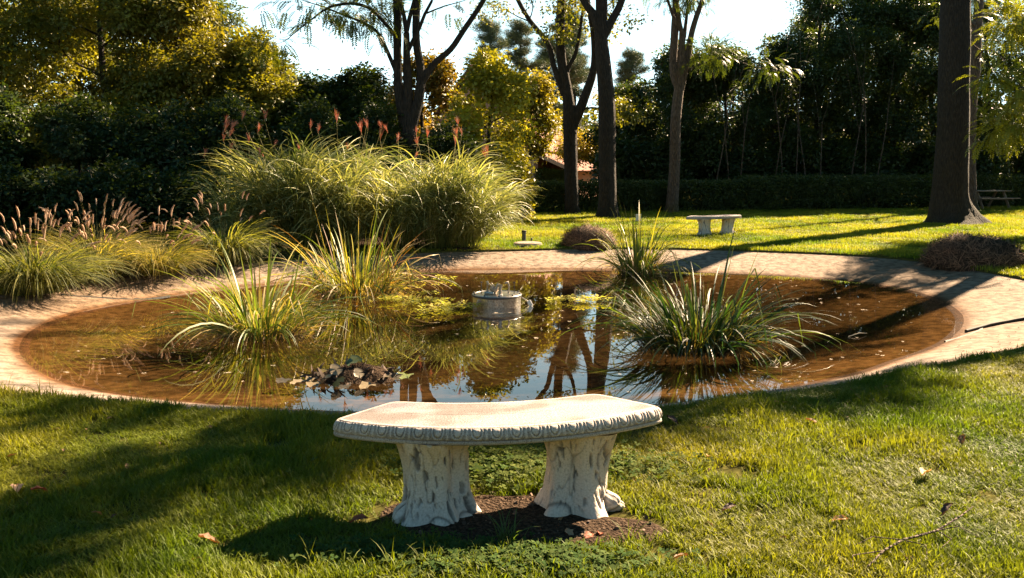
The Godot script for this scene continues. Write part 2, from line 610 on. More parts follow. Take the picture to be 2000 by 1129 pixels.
const CENTRE := Vector3(0.15, 0, -11.2)
const STEPS := 288
var edge_lawn := PackedFloat32Array()      # radius of the lawn edge round the pond, by angle
var edge_water := PackedFloat32Array()

func loop(pts: Array) -> PackedFloat32Array:
	var list := []
	for q in pts:
		var d := Vector2(q[0] - CENTRE.x, q[1] - CENTRE.z)
		list.append([fposmod(d.angle(), TAU), d.length()])
	list.sort_custom(func(a, b): return a[0] < b[0])
	var out := PackedFloat32Array()
	for k in STEPS:
		var a := TAU * k / STEPS
		var i := 0
		while i < list.size() and list[i][0] <= a:
			i += 1
		var q0: Array = list[i - 1] if i > 0 else [list[-1][0] - TAU, list[-1][1]]
		var q1: Array = list[i] if i < list.size() else [list[0][0] + TAU, list[0][1]]
		out.append(lerpf(q0[1], q1[1], (a - q0[0]) / maxf(q1[0] - q0[0], 0.0001)))
	for pass_ in 3:
		var s := out.duplicate()
		for k in STEPS:
			out[k] = (s[k] * 2.0 + s[(k + 1) % STEPS] + s[(k - 1 + STEPS) % STEPS] + s[(k + 2) % STEPS] + s[(k - 2 + STEPS) % STEPS]) / 6.0
	return out

func around(r: PackedFloat32Array, x: float, z: float) -> float:   # how far outside that edge a point lies
	var d := Vector2(x - CENTRE.x, z - CENTRE.z)
	var k := fposmod(d.angle(), TAU) / TAU * STEPS
	var i := int(k)
	return d.length() - lerpf(r[i % STEPS], r[(i + 1) % STEPS], k - i)

func ring(k: int, r: float, y: float) -> Vector3:
	var a := TAU * k / STEPS
	return Vector3(CENTRE.x + cos(a) * r, y, CENTRE.z + sin(a) * r)

func ground_y(x: float, z: float) -> float:
	var off := around(edge_lawn, x, z)
	return clampf(off / 1.5, 0.0, 1.0) * 0.035 * N1.get_noise_2d(x * 9.0, z * 9.0)

func basin_y(x: float, z: float) -> float:
	var d := Vector2(x - CENTRE.x, z - CENTRE.z)
	var k := int(fposmod(d.angle(), TAU) / TAU * STEPS) % STEPS
	var f := (d.length() - edge_water[k]) / (edge_lawn[k] - edge_water[k])
	return -0.25 + 0.215 * pow(clampf(f, 0.0, 1.0), 0.9)

func build_setting() -> void:
	edge_water = loop([[-5.05, -8.46], [-5.42, -9.12], [-5.67, -9.95], [-5.7, -10.9], [-5.52, -11.58], [-5.21, -12.09], [-4.91, -12.77], [-4.48, -13.22], [-3.75, -13.8], [-3.17, -14.43], [-2.0, -15.2], [-1.03, -15.6], [0.39, -15.7], [1.9, -15.54], [3.24, -15.31], [4.58, -14.85], [5.51, -14.09], [6.0, -13.58], [6.2, -13.0], [6.2, -12.34], [6.04, -11.49], [5.8, -10.74], [5.21, -9.65], [4.38, -8.63], [3.77, -8.09], [3.22, -7.56], [2.79, -7.28], [2.07, -6.91], [1.18, -6.52], [0.0, -6.33], [-1.19, -6.33], [-1.84, -6.41], [-2.24, -6.48], [-2.75, -6.63], [-3.31, -6.85], [-3.74, -7.06], [-4.17, -7.41], [-4.59, -7.85]])
	edge_lawn = loop([[-4.6, -6.35], [-3.68, -5.91], [-3.32, -5.84], [-2.78, -5.7], [-2.43, -5.6], [-1.2, -5.34], [0.0, -5.31], [0.79, -5.5], [1.11, -5.62], [1.77, -5.88], [2.27, -6.12], [2.69, -6.33], [3.17, -6.6], [3.75, -7.0], [4.68, -7.58], [5.9, -8.5], [6.9, -9.7], [7.5, -11.1], [7.65, -12.4], [7.5, -13.65], [7.35, -14.82], [6.7, -15.9], [5.08, -16.71], [3.4, -17.3], [1.06, -17.3], [0.0, -16.93], [-1.98, -16.4], [-3.6, -15.5], [-5.2, -14.0], [-6.0, -12.9], [-6.5, -11.9], [-6.75, -10.5], [-6.6, -9.0], [-6.0, -7.6]])
	for k in STEPS:
		edge_lawn[k] = maxf(edge_lawn[k], edge_water[k] + 0.6) + 0.03 * N1.get_noise_1d(k * 6.0)
	# lawn: one sheet from the basin's rim to beyond the trees
	var g := MB.new()
	var rows := []
	for off in [-0.004, 0.0, 0.06, 0.15, 0.3, 0.5, 0.8, 1.2, 1.8, 2.6, 3.6, 5, 7, 9, 12, 15, 19, 24, 30, 38, 50, 70, 110, 200]:
		var row := []
		for k in STEPS:
			var p := ring(k, edge_lawn[k] + float(off), 0)
			p.y = -0.09 if off < 0.0 else ground_y(p.x, p.z)
			row.append(p)
		rows.append(row)
	g.grid(rows, [], true, Vector3(0, -500, 0))
	structure(part("lawn_ground", g.mesh(), M.turf))
	# basin: rim, slope and floor
	var b := MB.new()
	rows = []
	var cols := []
	for s in [[1.0, 0.06, -0.3], [1.0, 0.06, -0.028], [1.0, 0.0, -0.03], [0.985, 0, -0.034], [0.9, 0, 0], [0.8, 0, 0], [0.65, 0, 0], [0.5, 0, 0], [0.35, 0, 0], [0.2, 0, 0], [0.08, 0, 0], [0.02, 0, 0], [0.0, -0.05, -0.258], [0.0, -0.1, -0.268], [0.0, -0.2, -0.33], [0.0, -0.35, -0.6]]:
		var row := []
		var crow := []
		for k in STEPS:
			var r: float = lerpf(edge_water[k], edge_lawn[k], s[0]) + s[1]
			var y: float = s[2] if s[2] != 0.0 else -0.25 + 0.215 * pow(s[0], 0.9)
			var p := ring(k, r, y)
			if s[0] < 0.95:
				p.y += 0.006 * N1.get_noise_2d(p.x * 40.0, p.z * 40.0)
			row.append(p)
			# silt and the dark tide line near the water
			var wet := clampf(1.0 - (s[0] - 0.03) / 0.16 + 1.1 * N2.get_noise_2d(p.x * 30.0, p.z * 30.0), 0.0, 1.0)
			var stain := clampf(0.5 + 0.9 * N1.get_noise_2d(p.x * 14.0 + 50.0, p.z * 14.0), 0.0, 1.0)
			var under := clampf(1.1 - (s[0] + minf(s[1], 0.0)) / 0.06 + 0.5 * N2.get_noise_2d(p.x * 50.0, p.z * 50.0), 0.0, 1.0)
			crow.append(Color(1, 1, 1).lerp(Color(0.66, 0.56, 0.46), stain).lerp(Color(0.6, 0.45, 0.31), wet * 0.8).lerp(Color(0.3, 0.15, 0.05), under))
		rows.append(row)
		cols.append(crow)
	b.grid(rows, cols, true, Vector3(0, -500, 0))
	structure(part("pond_basin", b.mesh(), M.concrete))
	var f := MB.new()
	rows = []
	cols = []
	for s in [[1.0, -0.262], [0.94, -0.29], [0.85, -0.35], [0.7, -0.44], [0.5, -0.52], [0.25, -0.56], [0.02, -0.57]]:
		var row := []
		var crow := []
		for k in STEPS:
			var p := ring(k, edge_water[k] * float(s[0]), s[1])
			p.y += 0.012 * N1.get_noise_2d(p.x * 26.0, p.z * 26.0) * (0.0 if s[0] > 0.99 else 1.0)
			row.append(p)
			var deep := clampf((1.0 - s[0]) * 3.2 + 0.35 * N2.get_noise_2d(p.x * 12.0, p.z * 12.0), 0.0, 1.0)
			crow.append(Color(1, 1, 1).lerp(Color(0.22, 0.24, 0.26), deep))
		rows.append(row)
		cols.append(crow)
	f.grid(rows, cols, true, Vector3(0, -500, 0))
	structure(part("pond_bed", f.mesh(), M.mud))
	var w := MB.new()
	rows = []
	for s in [0.0, 0.3, 0.6, 0.85, 1.0]:
		var row := []
		for k in STEPS:
			row.append(ring(k, 0.001 + (edge_water[k] + 0.06) * float(s), -0.25))
		rows.append(row)
	w.grid(rows, [], true, Vector3(0, -500, 0))
	structure(part("water", w.mesh(), M.water))
	# tarred joints across the slope
	for q in [[[-5.05, -12.3], [-5.18, -12.1], [-5.6, -11.78], [-6.2, -11.5], "dark tarred joint across the concrete slope beside the feathery grasses", 0.034], [[4.7, -9.0], [5.15, -9.3], [5.7, -9.75], [6.6, -9.9], "thin dark crack line running down the concrete at the right rim", 0.014]]:
		var cv := Curve3D.new()
		for i in 4:
			var before: Array = q[maxi(i - 1, 0)]
			var after: Array = q[mini(i + 1, 3)]
			var tg := Vector3(after[0] - before[0], 0, after[1] - before[1]) / 6.0
			cv.add_point(Vector3(q[i][0], 0, q[i][1]), -tg, tg)
		var j := MB.new()
		var last := []
		var steps := 40
		for i in steps + 1:
			var p := cv.sample_baked(cv.get_baked_length() * i / steps)
			var p2 := cv.sample_baked(cv.get_baked_length() * minf(i + 1.0, steps) / steps)
			var p0 := cv.sample_baked(cv.get_baked_length() * maxf(i - 1.0, 0.0) / steps)
			var d := (p2 - p0).normalized()
			var s := Vector3(-d.z, 0, d.x) * float(q[5]) * (1.0 + 0.5 * N2.get_noise_1d(i * 30.0))
			var ids := []
			for e in [-1.0, -0.5, 0.5, 1.0]:
				var e3: Vector3 = p + s * e
				e3.y = basin_y(e3.x, e3.z) + (0.012 if absf(e) < 0.8 else -0.01)
				ids.append(j.vert(e3, Vector3.UP))
			if last.size():
				for m in 3:
					j.quad(last[m], last[m + 1], ids[m + 1], ids[m])
			last = ids
		tag(part("concrete_joint", j.mesh(), M.black), q[4], "joint")
	# dark leaf mould under the tall grasses and the wood on the left
	var lm := MB.new()
	rows = []
	for i in 110:
		var row := []
		for k in 120:
			var x := 0.6 - 46.0 * pow(1.0 - k / 119.0, 1.4)
			var z := -12.6 - 50.0 * pow(1.0 - i / 109.0, 1.6)
			var inner := minf(minf(around(edge_lawn, x, z) - 0.12, (-0.75 - x) * 1.0), minf((x + 45.0) * 0.5, (z + 62.0) * 0.5))
			inner = minf(inner, maxf(-16.0 - z, -5.6 - x)) + 0.25 * N1.get_noise_2d(x * 60.0, z * 60.0)
			row.append(Vector3(x, ground_y(x, z) + lerpf(-0.9, 0.014, smoothstep(-0.35, 0.15, inner)) + 0.006 * N2.get_noise_2d(x * 90.0, z * 90.0), z))
		rows.append(row)
	lm.grid(rows, [], false, Vector3(0, -500, 0))
	structure(part("leaf_mould", lm.mesh(), M.soil))
	# bare earth under the near bench
	var e := MB.new()
	rows = []
	cols = []
	for i in 61:
		var row := []
		for k in 81:
			var x := lerpf(-1.15, 1.05, k / 80.0)
			var z := lerpf(-4.5, -3.15, i / 60.0)
			row.append(Vector3(x, ground_y(x, z) + lerpf(-0.05, 0.012, smoothstep(-0.25, 0.35, soil_at(x, z))) + 0.008 * N2.get_noise_2d(x * 260.0, z * 260.0) + 0.004 * N2.get_noise_2d(x * 900.0, z * 900.0), z))
		rows.append(row)
	e.grid(rows, cols, false, Vector3(0, -500, 0))
	structure(part("soil", e.mesh(), M.soil))

func soil_at(x: float, z: float) -> float:   # above 0 where the ground under the bench is bare
	var v := 1.0 - Vector2((x + 0.02) / 0.74, (z + 3.69 + 0.13 * x) / 0.33).length()
	v = maxf(v, 1.0 - Vector2((x - 0.43) / 0.42, (z + 3.56) / 0.2).length())
	return v + 0.45 * N1.get_noise_2d(x * 130.0, z * 130.0)

# ---------------------------------------------------------------- grass of the lawn

func tuft(count: int, h0: float, h1: float, spread: float, width: float, segs: int) -> ArrayMesh:
	var b := MB.new()
	for k in count:
		var a := rr(0, TAU)
		var base := Vector3(cos(a), 0, sin(a)) * spread * sqrt(R.randf())
		base.y = -0.008
		var dry := R.randf() < 0.1
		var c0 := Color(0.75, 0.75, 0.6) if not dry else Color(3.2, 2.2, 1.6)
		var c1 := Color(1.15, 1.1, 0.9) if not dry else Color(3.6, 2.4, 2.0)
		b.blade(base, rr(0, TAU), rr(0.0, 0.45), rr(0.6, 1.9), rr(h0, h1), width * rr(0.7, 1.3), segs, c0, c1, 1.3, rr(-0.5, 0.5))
	return b.mesh()

func build_grass() -> void:
	var lush := Color(0.105, 0.165, 0.018)
	var gold := Color(0.27, 0.26, 0.036)
	var sets := []
	for k in 5:
		sets.append([tuft(14, 0.03, 0.078, 0.038, 0.0046, 4), Inst.new()])
	var tall := [tuft(10, 0.08, 0.15, 0.03, 0.0045, 5), Inst.new()]
	# close to the camera
	for k in 78000:
		var z := -1.9 - 6.2 * pow(R.randf(), 0.85)
		var half := 0.75 * -z + 1.1
		var x := rr(-half, half)
		var off := around(edge_lawn, x, z)
		if off < 0.04:
			continue
		if soil_at(x, z) > rr(-0.15, 0.2):
			continue
		if N1.get_noise_2d(x * 170.0 + 700.0, z * 170.0) > rr(0.2, 0.6):
			continue
		place_tuft(sets, x, z, lush, gold, rr(0.75, 1.25), tall)
	# a ragged, longer fringe along the near rim
	for k in 9000:
		var a := rr(0.0, PI)
		var i := int(a / TAU * STEPS)
		var p := ring(i, edge_lawn[i] + rr(0.05, 0.35), 0)
		p += Vector3(rr(-0.06, 0.06), 0, rr(-0.06, 0.06))
		if around(edge_lawn, p.x, p.z) > 0.03:
			place_tuft(sets, p.x, p.z, lush, gold, rr(0.8, 1.35), tall)
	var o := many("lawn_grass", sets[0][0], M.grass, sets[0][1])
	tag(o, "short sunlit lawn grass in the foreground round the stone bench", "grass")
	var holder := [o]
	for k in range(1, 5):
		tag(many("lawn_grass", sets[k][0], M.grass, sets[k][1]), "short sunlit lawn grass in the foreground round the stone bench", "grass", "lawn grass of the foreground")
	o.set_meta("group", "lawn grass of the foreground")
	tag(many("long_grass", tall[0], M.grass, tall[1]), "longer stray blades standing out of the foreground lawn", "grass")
	# the lawn beyond the pond and at its sides
	var far := [tuft(14, 0.035, 0.09, 0.11, 0.009, 2), Inst.new()]
	var far2 := [tuft(14, 0.035, 0.085, 0.1, 0.009, 2), Inst.new()]
	for k in 100000:
		var z := rr(-42.0, -7.0)
		var x := rr(-9.0, maxf(10.0, -z * 0.75 + 1.5))
		if x < -2.0 and z > -16.0 and x > -5.5:
			continue
		if x < -0.75 and z < -16.9:
			continue
		if around(edge_lawn, x, z) < 0.02 or (z > -9.0 and x < 0.0):
			continue
		if R.randf() < clampf((-z - 20.0) / 40.0, 0.0, 0.6):
			continue
		place_tuft([far, far2], x, z, lush * 1.4, gold * 1.5, rr(0.8, 1.2), [])
	tag(many("far_lawn_grass", far[0], M.grass, far[1]), "mown lawn grass beyond the pond, between pond and hedge", "grass", "lawn grass beyond the pond")
	tag(many("far_lawn_grass", far2[0], M.grass, far2[1]), "mown lawn grass beyond the pond, between pond and hedge", "grass", "lawn grass beyond the pond")
	# clover in front of the left leg of the bench
	var c := MB.new()
	for k in 3:
		var a := TAU * k / 3.0
		var d := Vector3(cos(a), 0.1, sin(a))
		var s := Vector3(-sin(a), 0, cos(a))
		var z0 := c.vert(Vector3(0, 0.03, 0), Vector3.UP)
		c.quad(z0, c.vert(d * 0.009 + s * 0.007 + Vector3(0, 0.032, 0), Vector3.UP), c.vert(d * 0.015 + Vector3(0, 0.031, 0), Vector3.UP), c.vert(d * 0.009 - s * 0.007 + Vector3(0, 0.032, 0), Vector3.UP))
	c.tube([Vector3(0.004, -0.01, 0), Vector3(0, 0.03, 0)], [0.0008, 0.0006], 3)
	var ci := Inst.new()
	for k in 2600:
		var x := -0.1 + R.randfn() * 0.3
		var z := -3.2 + R.randfn() * 0.07 + 0.1 * x
		if soil_at(x, z) > 0.4:
			continue
		ci.add(Transform3D(Basis.from_euler(Vector3(rr(-0.4, 0.4), rr(0, TAU), rr(-0.4, 0.4))).scaled(Vector3.ONE * rr(0.7, 1.5)), Vector3(x, ground_y(x, z) + rr(0, 0.02), z)), Color(0.04, 0.085, 0.02).lerp(Color(0.08, 0.11, 0.03), R.randf()))
	for k in 2600:
		var x := 0.1 + R.randfn() * 0.34
		var z := -4.3 + R.randfn() * 0.14
		if soil_at(x, z) > 0.3:
			continue
		ci.add(Transform3D(Basis.from_euler(Vector3(rr(-0.5, 0.5), rr(0, TAU), rr(-0.5, 0.5))).scaled(Vector3.ONE * rr(0.8, 1.7)), Vector3(x, ground_y(x, z) + rr(0, 0.025), z)), Color(0.05, 0.09, 0.02).lerp(Color(0.11, 0.13, 0.03), R.randf()))
	tag(many("clover", c.mesh(), M.clover, ci), "low clover growing in front of and behind the stone bench", "clover")

func place_tuft(sets: Array, x: float, z: float, lush: Color, gold: Color, s: float, tall: Array) -> void:
	var f := clampf(0.5 + 0.9 * N1.get_noise_2d(x * 30.0, z * 30.0) + 0.5 * N2.get_noise_2d(x * 90.0, z * 90.0), 0.0, 1.0)
	var thick := 0.5 + 0.85 * clampf(0.5 + 1.3 * N1.get_noise_2d(x * 75.0 + 300.0, z * 75.0), 0.0, 1.0)
	var col := lush.lerp(gold, f) * rr(0.7, 1.2)
	var which: Array = sets[R.randi() % sets.size()]
	if tall.size() and R.randf() < 0.012:
		which = tall
	var basis := Basis(Vector3.UP, rr(0, TAU)).scaled(Vector3(s, s * thick, s))
	which[1].add(Transform3D(basis, Vector3(x, ground_y(x, z), z)), col)

# ---------------------------------------------------------------- the stone bench

func arc(a: Vector2, m: Vector2, b: Vector2, n: int) -> PackedVector2Array:   # a circle's arc through three points
	var d := 2.0 * (a.x * (m.y - b.y) + m.x * (b.y - a.y) + b.x * (a.y - m.y))
	var c := Vector2((a.length_squared() * (m.y - b.y) + m.length_squared() * (b.y - a.y) + b.length_squared() * (a.y - m.y)) / d, (a.length_squared() * (b.x - m.x) + m.length_squared() * (a.x - b.x) + b.length_squared() * (m.x - a.x)) / d)
	var r := (a - c).length()
	var a0 := (a - c).angle()
	var sweep := wrapf((b - c).angle() - a0, -PI, PI)
	var out := PackedVector2Array()
	for k in n + 1:
		out.append(c + Vector2.from_angle(a0 + sweep * k / n) * r)
	return out

func seat_mesh() -> ArrayMesh:
	# outline seen from above, in metres; +y is towards the camera
	var front := arc(Vector2(-0.77, -0.115), Vector2(0, 0.118), Vector2(0.77, -0.115), 120)
	var back := arc(Vector2(0.50, -0.418), Vector2(0, -0.315), Vector2(-0.50, -0.418), 80)
	var line := PackedVector2Array()
	line.append_array(front)
	for k in range(1, 24):
		line.append(front[120].lerp(back[0], k / 24.0))
	line.append_array(back)
	for k in range(1, 24):
		line.append(back[80].lerp(front[0], k / 24.0))
	# even steps, then rounded corners
	var total := 0.0
	for k in line.size():
		total += line[k].distance_to(line[(k + 1) % line.size()])
	var n := 1260
	var step := total / n
	var even := PackedVector2Array()
	var i := 0
	var at := line[0]
	even.append(at)
	while even.size() < n:
		var need := step
		while true:
			var nx := line[(i + 1) % line.size()]
			var l := at.distance_to(nx)
			if l < need:
				need -= l
				at = nx
				i += 1
			else:
				at = at.move_toward(nx, need)
				break
		even.append(at)
	for pass_ in 26:
		var s := even.duplicate()
		for k in n:
			even[k] = (s[k] * 2.0 + s[(k + 4) % n] + s[(k - 4 + n) % n]) * 0.25
	var b := MB.new()
	var profile := []   # outward, up, share of the egg band (-1 where none)
	profile.append([-0.024, 0.0, -1.0])
	profile.append([-0.016, -0.001, -1.0])
	profile.append([-0.011, -0.005, -1.0])
	profile.append([-0.008, -0.0065, -1.0])
	profile.append([-0.005, -0.004, -1.0])
	for k in 17:
		var v := k / 16.0
		profile.append([-0.002 + 0.019 * sin(v * PI * 0.62), -0.003 - 0.048 * v, v])
	profile.append([0.013, -0.053, -1.0])
	profile.append([0.012, -0.056, -1.0])
	profile.append([0.017, -0.059, -1.0])
	profile.append([0.018, -0.068, -1.0])
	profile.append([0.014, -0.075, -1.0])
	profile.append([0.0, -0.078, -1.0])
	profile.append([-0.06, -0.078, -1.0])
	var rows := []
	var cols := []
	var period := 0.0855
	var area := 0.0
	for k in n:
		area += even[k].cross(even[(k + 1) % n])
	var turned := signf(area)
	for q in profile:
		var row := []
		var crow := []
		for k in n:
			var p := even[k]
			var tg := (even[(k + 1) % n] - even[(k - 1 + n) % n]).normalized()
			var out := Vector2(tg.y, -tg.x) * turned
			var o: float = q[0]
			var y: float = q[1]
			var dirt := 0.0
			var s := k * step
			if q[2] >= 0.0:
				var u := (fposmod(s / period + 0.37, 1.0) - 0.5) * period
				var v: float = q[2]
				var e := Vector2(u / 0.0165, (v - 0.22) / 0.5).length()
				var bump := 0.0
				if e < 1.0:
					bump = 0.0075 * sqrt(1.0 - e * e)
				elif e < 1.28:
					bump = -0.002
					dirt = 0.75
				elif e < 1.75:
					bump = 0.0052 * sin(PI * (e - 1.28) / 0.47)
				elif e < 1.95:
					bump = -0.0015
					dirt = 0.55
				else:
					var dd := absf(absf(u) - period * 0.5)
					bump = 0.0048 * maxf(0.0, 1.0 - dd / 0.0065) * (1.0 - v * 0.6)
					dirt = 0.5 if dd > 0.006 else 0.0
				bump *= smoothstep(0.0, 0.12, v) * smoothstep(1.0, 0.85, v)
				bump *= 0.75 + 0.35 * N2.get_noise_1d(s * 260.0)
				o += bump
				y -= bump * 0.2
			elif q[1] > -0.0066 and q[1] < -0.0035 and q[0] < -0.003:
				dirt = 0.95
			elif q[1] < -0.05:
				dirt = 0.3
				if q[0] < 0.0135 and q[1] > -0.06:
					dirt = 0.7
			var wear := N1.get_noise_2d(p.x * 160.0, p.y * 160.0 + y * 900.0)
			o += 0.0012 * wear
			y += 0.0015 * N1.get_noise_2d(p.x * 60.0, p.y * 60.0)
			dirt = clampf(dirt * (0.75 + 0.6 * wear) + (0.45 * clampf(N1.get_noise_2d(s * 60.0, y * 300.0) * 2.0, 0, 1) if q[1] < -0.01 else 0.0), 0.0, 1.0)
			row.append(Vector3(p.x + out.x * o, y, p.y + out.y * o))
			crow.append(Color(1, 0.99, 0.97).lerp(Color(0.2, 0.19, 0.18), dirt))
		rows.append(row)
		cols.append(crow)
	b.grid(rows, cols, true, Vector3(0, -0.04, -0.15))
	# top and underside: loops that close in on the middle line
	for side in 2:
		var src: Array = rows[0] if side == 0 else rows[-1]
		var last := []
		for j in 9:
			var f := j / 8.0
			var ids := []
			for k in range(0, n, 4):
				var p: Vector3 = src[k]
				var mx := clampf(p.x * 0.94, -0.56, 0.56)
				var mid := Vector3(mx, p.y, 0.5 * (0.118 - 0.233 * pow(mx / 0.77, 2.0) - 0.315 - 0.103 * pow(mx / 0.5, 2.0)))
				var q := p.lerp(mid, f)
				q.y += 0.0022 * N1.get_noise_2d(q.x * 90.0, q.z * 90.0) * minf(1.0, f * 4.0)
				ids.append(b.vert(q, Vector3.UP if side == 0 else Vector3.DOWN, Color(0.5, 0.5, 0.55).lerp(Color(0.23, 0.21, 0.2), clampf(N1.get_noise_2d(q.x * 150.0 + 70.0, q.z * 260.0) * 2.4 - 0.12 + 0.5 * (1.0 - f) * (1.0 - f), 0.0, 0.85))))
			if last.size():
				for k in ids.size():
					var k2: int = (k + 1) % ids.size()
					b.quad(last[k], last[k2], ids[k2], ids[k])
			last = ids
	return b.mesh()

# a cast tree stump: knots are [angle, height, spread, bump]
func stump_mesh(seed_: float, knots: Array, lean: float) -> ArrayMesh:
	var b := MB.new()
	var rows := []
	var cols := []
	var h := 0.4
	for j in 131:
		var f := j / 130.0
		var y := f * h
		var row := []
		var crow := []
		for i in 200:
			var a := TAU * i / 200.0
			var dir := Vector3(cos(a), 0, sin(a))
			# waist, flaring to the seat and to the roots
			var r := 0.118 + 0.045 * pow(f, 3.5) + 0.075 * exp(-f * 4.2)
			var root := 0.5 + 0.5 * sin(a * 5.0 + seed_ * 2.0 + 1.2 * N1.get_noise_2d(a * 30.0, seed_ * 70.0))
			r += root * 0.065 * exp(-f * 5.0)
			r += 0.015 * sin(a * 3.0 + seed_ + f * 1.6) + 0.012 * sin(a * 6.0 - seed_ * 3.0 - f * 2.4 + 1.5 * N1.get_noise_2d(f * 120.0, seed_ * 50.0))
			var cuts := N1.get_noise_3d(dir.x * 190.0 + seed_ * 90.0 + y * 120.0, y * 430.0 - 90.0 * dir.z, dir.z * 190.0)
			var fine := N2.get_noise_3d(dir.x * 420.0, y * 800.0 + seed_ * 50.0 + 160.0 * dir.x, dir.z * 420.0 - y * 150.0)
			var groove := smoothstep(0.30, 0.44, cuts) * smoothstep(0.02, 0.2, f)
			var groove2 := smoothstep(0.3, 0.42, fine) * smoothstep(0.1, 0.3, f)
			r -= groove * 0.015 + groove2 * 0.009
			r += 0.005 * N1.get_noise_3d(dir.x * 60.0, y * 200.0, dir.z * 60.0 + seed_ * 30.0)
			var flow := absf(N1.get_noise_3d(dir.x * 75.0 - y * 60.0, y * 150.0 + seed_ * 200.0, dir.z * 75.0))
			var crack := smoothstep(0.03, 0.0, flow) * smoothstep(0.0, 0.12, f)
			var flow2 := absf(N2.get_noise_3d(dir.x * 130.0 + y * 90.0, y * 170.0 + seed_ * 80.0, dir.z * 130.0))
			var crack2 := smoothstep(0.025, 0.0, flow2) * smoothstep(-0.1, 0.25, N1.get_noise_3d(dir.x * 60.0, y * 200.0, dir.z * 60.0 + seed_ * 10.0))
			r -= crack * 0.006 + crack2 * 0.003
			var dirt := groove * 0.8 + groove2 * 0.65 + crack * 0.45 + crack2 * 0.45
			for k in knots:
				var da := wrapf(a - k[0], -PI, PI) * 0.14
				var dy: float = y - k[1]
				var d := Vector2(da, dy * 1.1).length() / float(k[2])
				r += float(k[3]) * exp(-pow(d, 4.0) * 1.3)
				var rim := exp(-pow((d - 1.25) / 0.16, 2.0)) * (1.0 if dy > -0.01 else 0.3)
				r -= rim * 0.007
				dirt += rim * 0.75
			var sx := 1.0 + 0.04 * f
			row.append(Vector3(dir.x * r * sx + lean * (f - 0.5), y - 0.03 * (1.0 - f), dir.z * r * lerpf(0.94, 0.82, f)))
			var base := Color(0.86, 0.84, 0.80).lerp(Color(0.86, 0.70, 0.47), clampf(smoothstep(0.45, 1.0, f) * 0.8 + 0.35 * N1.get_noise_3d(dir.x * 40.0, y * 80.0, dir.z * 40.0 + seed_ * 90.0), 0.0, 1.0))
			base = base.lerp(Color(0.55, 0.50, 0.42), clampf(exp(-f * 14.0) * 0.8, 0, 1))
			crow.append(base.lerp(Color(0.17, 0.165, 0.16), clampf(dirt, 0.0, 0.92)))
		rows.append(row)
		cols.append(crow)
	b.grid(rows, cols, true, Vector3(0, 0.18, 0))
	return b.mesh()

func build_benches() -> void:
	var o := thing("stone_bench", "large curved stone bench with carved edge in the foreground on the lawn", "bench", Vector3(-0.043, 0, -3.713), 0.098)
	var s := part("seat", seat_mesh(), M.stone, o)
	s.position = Vector3(0, 0.475, 0)
	s.rotation = Vector3(0.0, 0.0, 0.012)
	s.scale = Vector3(1.009, 1.0, 0.966)
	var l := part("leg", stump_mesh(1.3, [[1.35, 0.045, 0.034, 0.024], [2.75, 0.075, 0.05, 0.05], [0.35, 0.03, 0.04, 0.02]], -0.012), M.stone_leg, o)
	l.position = Vector3(-0.315, 0.0, -0.04)
	l.rotation.y = -0.1
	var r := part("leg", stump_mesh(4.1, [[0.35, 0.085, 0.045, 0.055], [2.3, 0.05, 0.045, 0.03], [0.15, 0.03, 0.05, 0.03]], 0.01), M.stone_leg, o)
	r.position = Vector3(0.36, 0.0, -0.07)
	var far := o.duplicate() as Node3D
	far.name = numbered("stone_bench")
	add_child(far)
	far.position = Vector3(5.02, 0, -20.75)
	far.rotation.y = 0.32
	tag(far, "small distant stone bench on the sunny lawn beyond the pond", "bench")

# ---------------------------------------------------------------- plants at and in the pond

var BLADE := []
var REEDS := []

func blade_meshes() -> void:
	for k in 16:
		var b := MB.new()
		var up := k % 4
		var l0: float = [0.06, 0.3, 0.55, 0.85][up] + rr(0, 0.15)
		var l1: float = [0.55, 1.5, 2.2, 2.6][up] + rr(-0.25, 0.25)
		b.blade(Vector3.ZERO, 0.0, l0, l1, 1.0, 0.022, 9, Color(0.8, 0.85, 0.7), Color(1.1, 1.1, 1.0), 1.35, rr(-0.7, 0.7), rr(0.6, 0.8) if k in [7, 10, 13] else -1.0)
		BLADE.append(b.mesh())
	for c in [["green", 0.13, 0.185, 0.035], ["deep", 0.028, 0.065, 0.025], ["grey", 0.17, 0.2, 0.09], ["yellow", 0.4, 0.36, 0.07], ["straw", 0.55, 0.42, 0.22], ["rust", 0.28, 0.13, 0.045]]:
		var m := leafy(lin(c[1], c[2], c[3]), Color(0.95, 0.95, 0.55), 0.5)
		REEDS.append(m)

